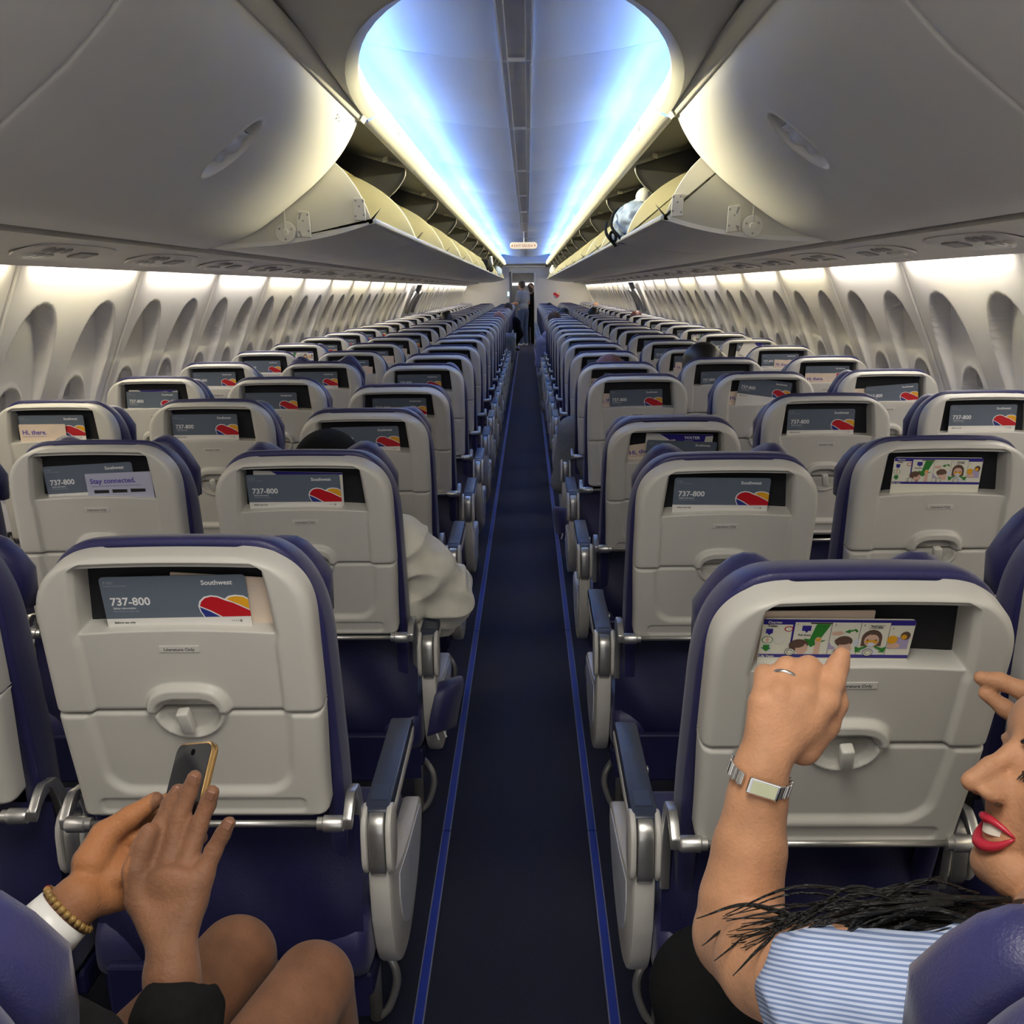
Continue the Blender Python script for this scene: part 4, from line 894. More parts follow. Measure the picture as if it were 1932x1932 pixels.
# legs
for hip, kn, ft in (((-.55, .68, .52), (-.352, 1.118, .606), (-.36, 1.17, .16)), ((-.39, .66, .50), (-.246, 1.088, .590), (-.25, 1.15, .14))):
    mid = tuple((np.array(hip)*.45+np.array(kn)*.55)+np.array((0, 0, .005)))
    B += chain([hip, mid, kn, tuple((np.array(kn)+np.array(ft))/2+np.array((0, .03, 0))), ft, vadd(ft, (0, .0, -.09)), vadd(ft, (.0, .12, -.12))], [.078, .064, .051, .050, .034, .034, .026])
B += [('e', (-.47, .62, .62), (.16, .11, .20), None), ('e', (-.47, .60, .84), (.15, .10, .14), None), ('c', (-.47, .59, .92), (-.475, .61, 1.06), .055, .05), ('e', (-.475, .63, 1.16), (.075, .095, .115), None),
      ('c', (-.31, .575, .90), (-.275, .70, .66), .045, .036), ('c', (-.63, .575, .90), (-.60, .68, .70), .045, .040), ('c', (-.475, .72, 1.15), (-.475, .738, 1.135), .012, .014), ('c', (-.36, .59, .90), (-.58, .59, .90), .06, .06)]
me = sdf_mesh('person_body', rel(B, O), .0036, .0042, M['skin_palm'])
n = len(me.vertices); co = np.zeros(n*3, np.float32); no = np.zeros(n*3, np.float32); me.vertices.foreach_get('co', co); me.vertices.foreach_get('normal', no)
co = co.reshape(-1, 3)+O; no = no.reshape(-1, 3); pn = np.array((.55, -.65, .45)); pn /= np.linalg.norm(pn)
pm_ = sstep(.10, .045, np.linalg.norm(co-np.array((-.375, .895, .90)), axis=1))*sstep(-.1, .45, no@pn)*(co[:, 0] < -.353)
at = me.attributes.new('palm', 'FLOAT', 'POINT'); at.data.foreach_set('value', pm_.astype(np.float32))
link('body', me, pl)
J = [('e', (-.47, .62, .66), (.175, .125, .22), None), ('e', (-.47, .60, .84), (.172, .118, .14), None), ('c', (-.36, .59, .90), (-.58, .59, .90), .075, .075)]
J += chain([(-.31, .575, .90), (-.275, .66, .70), (-.275, .70, .665), (-.288, .755, .755), (-.2935, .778, .800)], [.066, .056, .052, .046, .041]) + chain([(-.63, .575, .90), (-.61, .67, .70), (-.52, .75, .78)], [.066, .056, .044])
link('jacket', wrinkle(sdf_mesh('jacket', rel(J, O), .006, .012, M['blackcloth'], rel([('e', (-.299, .806, .836), (.05, .028, .03), None)], O)), .006, 16), pl)
J = [('e', (-.47, .64, .53), (.19, .15, .11), None)]+chain([(-.55, .68, .52), (-.47, .86, .56)], [.09, .078])+chain([(-.39, .66, .50), (-.335, .82, .535)], [.09, .074])
link('shorts', sdf_mesh('shorts', rel(J, O), .008, .015, M['blackcloth']), pl)
link('hair', sdf_mesh('hair', rel([('e', (-.475, .615, 1.18), (.088, .10, .12), None)], O), .010, .01, M['hair']), pl)
for tp, dr in (((-.322, .902, .961), (.007, .005, .012)), ((-.303, .899, .977), (.006, .002, .015)), ((-.283, .889, .966), (.006, -.001, .014)), ((-.262, .869, .944), (.007, .002, .012)), ((-.341, .868, .935), (.005, .008, .013))):
    d_ = np.array(dr)/np.linalg.norm(dr); bk = np.array((.10, -1, .25)); bk -= d_*(bk@d_); bk /= np.linalg.norm(bk); sd = np.cross(d_, bk)
    Rm = Matrix((tuple(sd), tuple(bk), tuple(d_))).transposed(); mb = MB(); mb.box(tuple(np.array(tp)-O+bk*.0057), (.0080, .0026, .0100), 0, Rm, .0012); mb.link('fingernail', M['nail'], pl)
# phone
a = np.array((-.350, .985, .972)); ur = np.array((.055, -.040, .023)); ur /= np.linalg.norm(ur); uu = np.array((.004, .678, .733)); uu -= ur*(uu@ur); uu /= np.linalg.norm(uu); nn = np.cross(ur, uu)
Mx = Matrix(((ur[0], uu[0], nn[0], 0), (ur[1], uu[1], nn[1], 0), (ur[2], uu[2], nn[2], 0), (0, 0, 0, 1))); Mx.translation = Vector(a+ur*.0355-uu*.072)
t = thing('smartphone', 'black smartphone with gold frame held up by the left passenger', 'phone'); t.matrix_world = Mx
def rrect(w, h, r, n=5): return [(sx*(w/2-r)+r*math.cos(R(a0+90*k/n)), sy*(h/2-r)+r*math.sin(R(a0+90*k/n))) for sx, sy, a0 in ((1, 1, 0), (-1, 1, 90), (-1, -1, 180), (1, -1, 270)) for k in range(n+1)]
mb = MB(); mb.prism(rrect(.071, .144, .011), -.0078, 0, 0, 'z', .0022); link('case', auto_smooth(mb.mesh('case', M['gold']), 40), t)
mb = MB(); mb.prism(rrect(.066, .139, .009), -.001, .0006, 0, 'z'); mb.link('screen', M['screen'], t)
mb = MB(); mb.disc((0, .061, .0008), (0, 0, 1), .0034, .0006, 14); mb.link('front_camera', M['black'], t)
# watch and bracelet on the left wrist
fa = np.array((.078, .066, .067)); fa /= np.linalg.norm(fa)
def ring_pts(c, ax, ra, rb, n=28):
    ax = np.array(ax)/np.linalg.norm(ax); x = np.cross(ax, (0, 0, 1)); x /= np.linalg.norm(x); y = np.cross(ax, x)
    return [tuple(np.array(c)+x*ra*math.cos(2*math.pi*k/n)+y*rb*math.sin(2*math.pi*k/n)) for k in range(n)]
t = thing('bracelet', 'beaded gold and red bracelet on the left passenger\'s wrist', 'bracelet', (-.4135, .8363, .8715))
mb = MB(); rb = MB()
for k, p in enumerate(ring_pts((0, 0, 0), fa, .0290, .0275, 26)):
    b = bmesh.new(); bmesh.ops.create_icosphere(b, subdivisions=1, radius=.0042); bmesh.ops.translate(b, vec=p, verts=b.verts); (rb if k in (9, 10, 17) else mb).bm(b)
mb.link('beads', M['bead'], t, smooth=True); rb.link('red_beads', M['bead_r'], t, smooth=True)
t = thing('wristwatch', 'white wristwatch with wide white strap on the left passenger\'s wrist', 'watch', (-.4245, .8270, .8622))
mb = MB(); P1 = ring_pts(-fa*.012, fa, .0330, .0312); P2 = ring_pts(fa*.012, fa, .0302, .0288); P0 = ring_pts(-fa*.012, fa, .0305, .0290); P3 = ring_pts(fa*.012, fa, .028, .0265)
mb.add(*loft([P0, P1, P2, P3], False, False)); link('strap', fix_normals(mb.mesh('strap', M['white'], True)), t)
dn = np.array((-.6, .35, -.7)); dn -= fa*(dn@fa); dn /= np.linalg.norm(dn)
mb = MB(); mb.disc(dn*.033, dn, .017, .008, 24, 0, .002); mb.link('case', M['white'], t, smooth=False); mb = MB(); mb.disc(dn*.0372, dn, .0135, .001, 24); mb.link('dial', M['silver'], t)

# ---------------- woman on the right
O = np.array((.45, .62, 0))
pw = thing('person', 'woman with black hair and striped blue shirt raising her forearm at right', 'person', tuple(O))
nose = np.array((.440, .858, .993)); f = np.array((-.955, -.005, .30)); f /= np.linalg.norm(f); up = np.array((.276, .217, .936)); up -= f*(up@f); up /= np.linalg.norm(up); lf = np.cross(up, f)
HO = nose-f*.122+up*.030; HR = np.stack([f, lf, up], 1)
def hp(x, y, z): return tuple(HO+f*x+lf*y+up*z)
def he(c, r_, rot=None): return ('e', hp(*c), r_, HR.tolist())
def hc(a, b, ra, rb): return ('c', hp(*a), hp(*b), ra, rb)
wr = (.256, .876, .999)
B = chain([(.270, .800, .835), (.232, .842, .838), (.236, .850, .870), (.245, .863, .919), (.252, .872, .965), wr], [.040, .040, .0395, .035, .0285, .0265])
B += chain([(.232, .842, .838), (.245, .770, .862), (.283, .690, .895)], [.042, .046, .052])
mcp = [(.318, .893, .1+.958), (.297, .894, 1.064), (.275, .894, 1.063), (.257, .893, 1.056)]
for m, r_ in zip(mcp, (.0145, .0145, .014, .0125)): B += [('c', wr, m, .021, r_)]
B += [('e', (.288, .890, 1.035), (.034, .018, .034), None)]
pip = [(.331, .914, 1.071), (.309, .922, 1.081), (.288, .922, 1.081), (.266, .919, 1.075)]
dip = [(.338, .923, 1.082), (.320, .944, 1.068), (.298, .945, 1.066), (.275, .940, 1.060)]
tip = [(.3425, .926, 1.0925), (.322, .940, 1.048), (.300, .940, 1.046), (.279, .934, 1.043)]
for k in range(4): rr_ = (.0118, .0118, .0112, .0102)[k]; B += chain([mcp[k], pip[k], dip[k], tip[k]], [rr_+.001, rr_, rr_*.88, rr_*.74])
B += chain([(.300, .893, 1.010), (.322, .902, 1.030), (.335, .914, 1.047), (.338, .925, 1.062)], [.0175, .014, .012, .0098])
# second hand beside the face
B += chain([(.66, .70, .88), (.69, .84, .78), (.66, .92, .88), (.625, .965, .965)], [.050, .042, .035, .027])
B += [('c', (.625, .965, .965), (.585, .985, .995), .022, .018)]
B += chain([(.600, .983, 1.008), (.566, 1.004, 1.021), (.545, 1.015, 1.0275), (.527, 1.021, 1.029)], [.0125, .0100, .0090, .0078])
B += chain([(.602, .978, .984), (.574, .994, .982), (.550, 1.007, .999), (.532, 1.017, 1.0125)], [.0125, .0100, .0090, .0078])
B += chain([(.612, .970, .965), (.592, .985, .955), (.584, .985, .940)], [.012, .0105, .0095])+chain([(.620, .960, .952), (.604, .972, .940), (.600, .968, .925)], [.011, .0095, .0085])
B += chain([(.615, .955, .990), (.596, .962, 1.012), (.578, .972, 1.030)], [.015, .012, .0095])
# torso, neck, legs
B += [('e', (.45, .63, .62), (.15, .11, .20), None), ('e', (.44, .66, .82), (.145, .095, .13), None), ('c', (.32, .68, .895), (.60, .68, .895), .05, .05), ('c', (.45, .70, .90), hp(-.035, 0, -.10), .052, .048)]
for hip, kn, ft in (((.37, .70, .54), (.255, 1.06, .60), (.27, 1.10, .14)), ((.53, .70, .54), (.52, 1.12, .60), (.52, 1.16, .14))):
    B += chain([hip, kn, vadd(ft, (0, .02, .2)), ft, vadd(ft, (0, .13, -.10))], [.075, .055, .050, .036, .028])
# head with a face
B += [he((-.026, 0, .045), (.088, .074, .090)), he((.030, 0, -.030), (.056, .056, .072)), hc((.060, -.012, -.098), (.060, .012, -.098), .022, .022), hc((.010, .045, -.055), (.056, .020, -.100), .022, .020), hc((.010, -.045, -.055), (.056, -.020, -.100), .022, .020),
      he((.066, 0, .004), (.018, .024, .018)), he((.042, 0, .040), (.042, .056, .040)), he((.084, 0, -.024), (.018, .017, .014)), he((.062, 0, .026), (.018, .026, .018)), hc((.073, 0, .024), (.084, 0, .006), .0095, .0085), hc((.084, 0, .006), (.099, 0, -.010), .0085, .0085), hc((.099, 0, -.010), (.1125, 0, -.0280), .0085, .0098), he((.095, .0115, -.033), (.014, .0085, .008)), he((.095, -.0115, -.033), (.014, .0085, .008)),
      he((.022, .030, -.048), (.046, .036, .048)), he((.022, -.030, -.048), (.046, .036, .048)), he((.050, .034, -.028), (.028, .022, .026)), he((.050, -.034, -.028), (.028, .022, .026)), he((.064, .026, .017), (.010, .024, .008)), he((.064, -.026, .017), (.010, .024, .008)), he((.061, .030, .000), (.015, .016, .012)), he((.061, -.030, .000), (.015, .016, .012)),
      he((.070, 0, -.068), (.0125, .025, .022)), he((-.010, .076, -.005), (.018, .008, .030)), he((-.010, -.076, -.005), (.018, .008, .030))]
link('body', sdf_mesh('woman_body', rel(B, O), .0034, .0058, M['skin_lt']), pw)
def hl(pts): return [tuple(np.array(hp(*p))-O) for p in pts]
mb = MB(); mb.tube(catmull(hl([(.0735, .027, -.064), (.0830, .016, -.0590), (.0884, .005, -.0568), (.0876, 0, -.0582), (.0884, -.005, -.0568), (.0830, -.016, -.0590), (.0735, -.027, -.064)]), 4), [.0008+.0036*math.sin(math.pi*i/24)**.7 for i in range(25)], 10); mb.link('upper_lip', M['lips'], pw, smooth=True)
mb = MB(); mb.tube(catmull(hl([(.0735, .027, -.065), (.0808, .018, -.0765), (.0855, .008, -.0815), (.0862, 0, -.0822), (.0855, -.008, -.0815), (.0808, -.018, -.0765), (.0735, -.027, -.065)]), 4), [.0008+.0050*math.sin(math.pi*i/24)**.7 for i in range(25)], 10); mb.link('lower_lip', M['lips'], pw, smooth=True)
mb = MB(); n = 11; V = []
for k in range(n):
    u = -1+2*k/(n-1); V += hl([(.0868-.013*u*u, .0225*u, -.0605), (.0860-.013*u*u, .022*u, -.0712+.005*u*u)])
mb.add(V, [(2*k, 2*k+1, 2*k+3, 2*k+2) for k in range(n-1)]); mb.link('teeth', M['teeth'], pw, smooth=True)
mb = MB(); mb.tube(catmull(hl([(.0850, .014, .0220), (.0805, .028, .0285), (.0715, .042, .0300), (.0590, .054, .0250)]), 4), [.0020, .0030, .0034, .0036, .0036, .0035, .0034, .0032, .0030, .0026, .0022, .0016, .0010], 8); mb.link('eyebrow', M['hair'], pw, smooth=True)
mb = MB(); mb.tube(catmull(hl([(.0775, .017, -.0035), (.0798, .026, -.0065), (.0760, .037, -.0075), (.0665, .048, -.0050)]), 4), .0018, 6)
for k in range(9):
    u = k/8; p = np.array((.0785+.003*math.sin(u*3.1)-.010*u, .019+.027*u, -.0058)); q = p+np.array((.0055-.002*u, .002+.006*u, -.0065)); mb.tube(hl([tuple(p), tuple((p+q)/2+np.array((.001, 0, -.001))), tuple(q)]), [.0009, .0007, .0003], 5)
mb.link('eyelashes', M['hair'], pw)
mb = MB(); mb.tube(catmull(hl([(.0880, .0150, -.0395), (.0935, .0175, -.0405)]), 3), .0022, 6); mb.link('nostril', M['hair_br'], pw)
# hair: cap on the head plus a fall over the shoulder and loose strands
H = [he((-.036, 0, .052), (.096, .086, .102)), he((-.060, 0, -.020), (.070, .080, .100))]
H += [('c', hp(-.080, .02, -.07), (.60, .74, .885), .060, .055), ('c', (.60, .74, .885), (.48, .735, .888), .055, .052), ('c', (.48, .735, .888), (.385, .735, .895), .050, .042), ('c', (.385, .735, .895), (.315, .722, .905), .040, .026), ('c', (.315, .722, .905), (.268, .728, .905), .024, .009), ('c', (.39, .70, .915), (.31, .668, .925), .030, .012), ('c', (.36, .70, .925), (.285, .700, .925), .018, .008)]
link('hair', sdf_mesh('hair', rel(H, O), .0060, .016, M['hair_fall'], rel([he((.085, 0, -.02), (.050, .080, .095))], O)), pw)
rs = random.Random(5); mb = MB()
for k in range(80):
    st = np.array((.40, .728, .930))+np.array([rs.uniform(-.07, .04), rs.uniform(-.03, .03), rs.uniform(-.035, .03)]); u = rs.random()
    en = np.array((.20+.05*u, .770-.09*u+rs.uniform(-.01, .01), .900+rs.uniform(-.012, .022)))
    m1 = st*.66+en*.34+np.array((0, rs.uniform(-.012, .006), rs.uniform(.0, .030))); m2 = st*.3+en*.7+np.array((rs.uniform(-.012, .012), rs.uniform(-.018, .0), rs.uniform(.008, .030)))
    P = catmull([tuple(st-O), tuple(m1-O), tuple(m2-O), tuple(en-O)], 5); r0 = rs.uniform(.0012, .0030)
    mb.tube(P, [r0*(1-.85*(i/(len(P)-1))**1.5) for i in range(len(P))], 5)
for e, mpt in (((.188, .800, .872), (.225, .775, .906)), ((.192, .790, .852), (.215, .790, .872)), ((.20, .775, .848), (.235, .755, .900)), ((.205, .725, .872), (.235, .73, .905))):
    mb.tube(catmull([tuple(np.array((.34, .725, .935))-O), tuple(np.array((.275, .728, .932))-O), tuple(np.array(mpt)+np.array((0, 0, .012))-O), tuple(np.array(e)+np.array((-.008, -.022, .030))-O)], 6), [.0040-.0036*(i/18)**1.3 for i in range(19)], 6)
o = mb.link('loose_strands', M['hair_fall'], pw, smooth=True); o['kind'] = 'stuff'
S_ = [('e', (.45, .63, .66), (.170, .128, .22), None), ('e', (.43, .66, .83), (.160, .108, .125), None), ('c', (.31, .672, .890), (.60, .68, .895), .062, .062), ('c', (.31, .672, .888), (.272, .690, .892), .062, .056), ('c', (.60, .68, .895), (.67, .74, .85), .062, .056)]
link('shirt', wrinkle(sdf_mesh('shirt', rel(S_, O), .006, .014, M['stripe']), .008, 14), pw)
S_ = [('e', (.45, .66, .55), (.17, .14, .11), None)]+chain([(.37, .70, .54), (.252, 1.05, .612), (.27, 1.12, .36), (.27, 1.10, .14)], [.09, .072, .062, .05])+chain([(.53, .70, .54), (.52, 1.12, .60), (.52, 1.18, .36), (.52, 1.16, .14)], [.09, .072, .062, .05])
link('trousers', sdf_mesh('trousers', rel(S_, O), .008, .014, M['blackcloth']), pw)
# her watch and ring
ax = np.array((.010, .012, .060)); ax /= np.linalg.norm(ax); c0 = np.array((.2542, .8735, .990))
t = thing('wristwatch', 'slim silver wristwatch with pale rectangular dial on the raised wrist', 'watch', tuple(c0))
ax2 = np.array((.28, .05, .95)); ax2 /= np.linalg.norm(ax2)
rp = ring_pts((0, 0, 0), ax2, .0305, .0285, 22)
lk = MB()
for k, p in enumerate(rp):
    p = np.array(p); rad = p/np.linalg.norm(p); tg = np.cross(ax2, rad)
    if rad@np.array((-.25, -.97, 0)) > .86: continue
    Rm = Matrix((tuple(tg), tuple(rad), tuple(ax2))).transposed(); lk.box(tuple(p), (.0076, .003, .0125), 0, Rm, .0008)
    lk.box(tuple(p+rad*.0014), (.0030, .002, .0135), 1, Rm, .0005)
lk.link('bracelet_links', [M['silver'], M['steel']], t)
dn = np.array((-.12, -.99, .05)); dn -= ax2*(dn@ax2); dn /= np.linalg.norm(dn); tg = np.cross(ax2, dn); Rm = Matrix((tuple(tg), tuple(dn), tuple(ax2))).transposed()
mb = MB(); mb.box(tuple(dn*.0300), (.030, .006, .0165), 0, Rm, .0015); mb.link('case', M['silver'], t)
mb = MB(); mb.box(tuple(dn*.0332), (.0235, .001, .0120), 0, Rm); mb.link('dial', M['dial'], t)
mb = MB(); mb.tube(ring_pts((0, 0, 0), np.array(pip[2])-np.array(mcp[2]), .0125, .0118, 22), .0020, 8, closed=True)
thing('ring', 'silver ring on the finger of the raised hand', 'ring', tuple((np.array(pip[2])*.62+np.array(mcp[2])*.38)), me=mb.mesh('ring', M['silver'], True))

# ---------------- passengers seen from behind
def head_prims(c, s=1.0):
    c = np.array(c); e = lambda d, r_: ('e', tuple(c+np.array(d)*s), tuple(np.array(r_)*s), None)
    return [e((0, -.012, .02), (.074, .092, .088)), e((0, .03, -.03), (.058, .06, .078)), ('c', tuple(c+np.array((0, .07, -.08))*s), tuple(c+np.array((0, .06, -.09))*s), .02, .02), e((.075, .0, -.005), (.012, .02, .032)), e((-.075, 0, -.005), (.012, .02, .032)),
            ('c', tuple(c+np.array((0, .095, .01))*s), tuple(c+np.array((0, .112, -.02))*s), .009, .012), ('c', tuple(c+np.array((0, -.02, -.06))*s), tuple(c+np.array((0, -.035, -.17))*s), .052, .055)]
def torso_prims(hz, k=0.0):
    return [('e', (0, -.02, hz-.36), (.17, .11, .17), None), ('e', (0, .0, hz-.56), (.16, .12, .16), None), ('c', (-.15, -.03, hz-.235), (.15, -.03, hz-.235), .058, .058)]
HZ = 1.08
far_body = sdf_mesh('passenger_body', head_prims((0, 0, HZ))+torso_prims(HZ)+chain([(-.10, 0, .55), (-.11, .40, .57), (-.11, .42, .10)], [.08, .06, .04])+chain([(.10, 0, .55), (.11, .40, .57), (.11, .42, .10)], [.08, .06, .04])+chain([(.185, -.03, HZ-.24), (.22, .02, HZ-.50), (.17, .25, HZ-.50)], [.05, .042, .03])+chain([(-.185, -.03, HZ-.24), (-.22, .02, HZ-.50), (-.17, .25, HZ-.50)], [.05, .042, .03]), .012, .02, M['skin_far'])
far_cloth = sdf_mesh('passenger_jacket', [('e', (0, -.02, HZ-.36), (.19, .13, .18), None), ('e', (0, 0, HZ-.56), (.18, .14, .18), None), ('c', (-.15, -.03, HZ-.235), (.15, -.03, HZ-.235), .07, .07), ('c', (0, -.03, HZ-.17), (0, -.03, HZ-.22), .066, .08)]+chain([(.185, -.03, HZ-.24), (.22, .02, HZ-.50), (.18, .20, HZ-.50)], [.064, .056, .045])+chain([(-.185, -.03, HZ-.24), (-.22, .02, HZ-.50), (-.18, .20, HZ-.50)], [.064, .056, .045]), .012, .02, M['blackcloth'])
hair_short = sdf_mesh('hair_short', [('e', (0, -.018, HZ+.024), (.082, .098, .094), None), ('e', (0, -.045, HZ-.03), (.070, .065, .075), None)], .009, .015, M['hair'], [('e', (0, .075, HZ-.035), (.065, .07, .08), None)])
hair_long = sdf_mesh('hair_long', [('e', (0, -.018, HZ+.024), (.088, .102, .098), None), ('c', (0, -.05, HZ-.02), (0, -.07, HZ-.20), .085, .095), ('c', (0, -.07, HZ-.20), (-.01, -.075, HZ-.36), .09, .06)], .010, .02, M['hair'], [('e', (0, .085, HZ-.05), (.07, .08, .10), None)])
hair_fringe = sdf_mesh('hair_fringe', [('e', (0, -.030, HZ-.022), (.082, .085, .038), None)], .009, .01, M['hair_gr'], [('e', (0, .075, HZ-.02), (.08, .07, .08), None)])
def slot(o, m): o.material_slots[0].link = 'OBJECT'; o.material_slots[0].material = M[m]
def passenger(x, y, ztop, label, hair, hm, cloth, skin='skin_far', lean=0.0, sc=1.0, yaw=0.0):
    t = thing('person', label, 'person', (x, y, ztop-1.20), (0, R(lean), R(yaw))); t.scale = (sc, sc, 1)
    b = link('body', far_body, t); slot(b, skin); c = link('jacket', far_cloth, t); slot(c, cloth)
    if hair: h = link('hair', hair, t); slot(h, hm)
    return t
passenger(.868, 4.78, 1.195, 'person with long black hair sitting in the right middle seat, fifth row', hair_long, 'hair', 'blackcloth', sc=1.12)
passenger(.42, 4.72, 1.150, 'person with auburn hair barely showing above the right aisle seat, fifth row', hair_short, 'hair_red', 'greycloth', 'skin_far')
passenger(-.47, 13.5, 1.185, 'bald person with ruddy scalp leaning toward the aisle on the left', hair_fringe, 'hair_br', 'greycloth', 'skin_ruddy', 6)
pb = passenger(-.405, 18.9, 1.215, 'person with dark hair and black jacket leaning into the aisle far left', hair_short, 'hair_br', 'blackcloth', 'skin_mid', 4)
pb2 = passenger(.435, 12.2, 1.195, 'person with brown hair and lavender sweater leaning into the aisle at right', hair_short, 'hair_br', 'lav', 'skin_mid', -4)
passenger(.56, 14.55, 1.180, 'person with black hair beside the brown haired one on the right', hair_long, 'hair', 'blackcloth')
passenger(.50, 21.8, 1.165, 'person with short dark hair in the far right aisle seat near the bulkhead', hair_short, 'hair', 'greycloth', 'skin_mid')
passenger(.93, 13.7, 1.205, 'person with black hair in a far right middle seat', hair_short, 'hair', 'blackcloth')
passenger(1.40, 20.2, 1.185, 'bald person with pink scalp in a far right window seat', None, 'hair', 'greycloth', 'skin_lt')
passenger(1.40, 12.7, 1.175, 'person with light brown hair by the right windows', hair_short, 'hair_red', 'greycloth')
passenger(-1.40, 12.1, 1.130, 'person with white hair by the left windows', hair_short, 'hair_gr', 'greycloth')
passenger(-.93, 11.9, 1.205, 'person with dark hair in a far left middle seat', hair_long, 'hair', 'blackcloth', 'skin_mid')
passenger(-.93, 17.6, 1.135, 'person with brown hair low behind a far left middle seat', hair_short, 'hair_br', 'greycloth')
# extra limbs in the aisle for the leaning ones
o = link('sleeve', sdf_mesh('sleeve', chain([(.14, -.02, .86), (.225, .05, .62), (.16, .16, .44)], [.08, .085, .06])+chain([(.10, -.3, .38), (.24, -.1, .34)], [.02, .02]), .012, .02, M['blackcloth']), pb)
o = link('sleeve', sdf_mesh('sleeve', chain([(-.10, -.03, .90), (-.135, -.02, .76), (-.13, .02, .60), (-.06, .14, .52)], [.07, .072, .066, .05]), .012, .02, M['lav']), pb2)
o = link('trouser_leg', sdf_mesh('trouser_leg', chain([(.05, .0, .50), (-.17, -.30, .44), (-.20, -.25, .12), (-.20, -.40, .05)], [.09, .085, .06, .04]), .012, .02, M['greycloth']), pb2)
# hooded passenger in the second row, elbow out in the aisle
O = np.array((-.45, row_y(2)+.30, 0))
ph = thing('person', 'person in cream hoodie and black beanie, elbow sticking into the aisle', 'person', tuple(O))
hc_ = np.array((-.455, 2.372, 1.006))
B = [('e', tuple(hc_+np.array(d)), r_, None) for d, r_ in (((0, -.012, .02), (.074, .092, .088)), ((0, .03, -.03), (.058, .06, .078)), ((.075, 0, -.01), (.012, .02, .032)), ((-.075, 0, -.01), (.012, .02, .032)))]+[('c', tuple(hc_+np.array((0, -.02, -.06))), (-.455, 2.36, .86), .05, .055), ('c', tuple(hc_+np.array((0, .095, .0))), tuple(hc_+np.array((0, .112, -.03))), .010, .012), ('e', (-.45, 2.40, .68), (.16, .11, .22), None)]
hd = np.array((-.285, 2.60, .60)); B += chain([(-.27, 2.33, .84), (-.190, 2.375, .715), (-.262, 2.56, .60), tuple(hd)], [.045, .04, .028, .026])
for k in range(4): B += chain([tuple(hd), vadd(hd, (-.03+.017*k, .075, .012)), vadd(hd, (-.04+.02*k, .115, -.008)), vadd(hd, (-.042+.02*k, .125, -.03))], [.018, .0105, .009, .008])
B += chain([tuple(hd), vadd(hd, (-.045, .04, .015)), vadd(hd, (-.055, .075, .015))], [.016, .011, .009])
for s_ in (-1, 1): B += chain([(-.45+s_*.10, 2.45, .54), (-.45+s_*.11, 2.86, .56), (-.45+s_*.11, 2.90, .12), (-.45+s_*.11, 3.0, .05)], [.08, .06, .04, .03])
B += chain([(-.63, 2.34, .84), (-.66, 2.42, .66), (-.60, 2.60, .60)], [.05, .042, .03])
link('body', sdf_mesh('hooded_body', rel(B, O), .007, .012, M['skin_mid']), ph)
J = [('e', (-.45, 2.38, .68), (.195, .140, .22), None), ('c', (-.30, 2.31, .848), (-.60, 2.31, .848), .078, .078), ('c', (-.455, 2.30, .90), (-.455, 2.33, .86), .075, .09)]
J += chain([(-.285, 2.285, .850), (-.225, 2.335, .775), (-.178, 2.375, .702), (-.205, 2.44, .640), (-.268, 2.54, .605)], [.078, .080, .074, .062, .045])
J += [('e', (-.262, 2.30, .705), (.045, .05, .055), None), ('e', (-.275, 2.32, .625), (.05, .05, .04), None)]
J += chain([(-.62, 2.31, .85), (-.67, 2.42, .67), (-.61, 2.56, .61)], [.078, .07, .05])
link('hoodie', wrinkle(sdf_mesh('hoodie', rel(J, O), .005, .016, M['hood']), .020, 8.5, 3.1), ph)
J = chain([(-.35, 2.45, .54), (-.34, 2.86, .56), (-.34, 2.90, .30), (-.34, 2.90, .10)], [.095, .075, .065, .055])+chain([(-.55, 2.45, .54), (-.56, 2.86, .56), (-.56, 2.90, .30), (-.56, 2.90, .10)], [.095, .075, .065, .055])
link('trousers', sdf_mesh('trousers', rel(J, O), .009, .014, M['blackcloth']), ph)
J = [('e', tuple(hc_+np.array((0, -.012, .030))), (.085, .104, .090), None)]
link('beanie', sdf_mesh('beanie', rel(J, O), .006, .01, M['blackcloth'], rel([('e', tuple(hc_+np.array((0, .10, -.06))), (.10, .09, .075), None)], O)), ph)
mb = MB(); rg = []
for k in range(26): a = 2*math.pi*k/26; rg.append(tuple(hc_+np.array((.0855*math.cos(a), -.012+.1035*math.sin(a), .012+.016*math.sin(a)))-O))
mb.tube(rg, .0085, 8, closed=True); mb.link('beanie_cuff', M['blackcloth'], ph, smooth=True)
# ---------------- standing people in the doorway
O = np.array((-.085, 26.25, 0))
ps = thing('person', 'man in grey t-shirt and jeans standing in the aisle, back turned', 'person', tuple(O), (0, 0, R(52)))
B = head_prims((-.03, .03, 1.545), .98)+[('e', (0, 0, 1.22), (.165, .10, .20), None), ('e', (0, .0, .98), (.15, .105, .14), None), ('c', (-.16, 0, 1.36), (.16, 0, 1.36), .05, .05)]
B += chain([(-.185, 0, 1.35), (-.205, .05, 1.10), (-.19, .28, 1.05), (-.18, .36, 1.06)], [.05, .043, .032, .03])+chain([(.185, 0, 1.35), (.215, .0, 1.10), (.19, .16, .92), (.185, .2, .86)], [.05, .043, .033, .03])
for k in range(4): B += chain([(-.18, .36, 1.06), (-.205+.017*k, .43, 1.075), (-.205+.018*k, .46, 1.055)], [.02, .012, .010])+chain([(.185, .2, .86), (.165+.014*k, .23, .78), (.165+.014*k, .235, .75)], [.02, .012, .010])
B += chain([(-.18, .36, 1.06), (-.14, .40, 1.08)], [.018, .011])+chain([(.185, .2, .86), (.15, .24, .82)], [.018, .011])
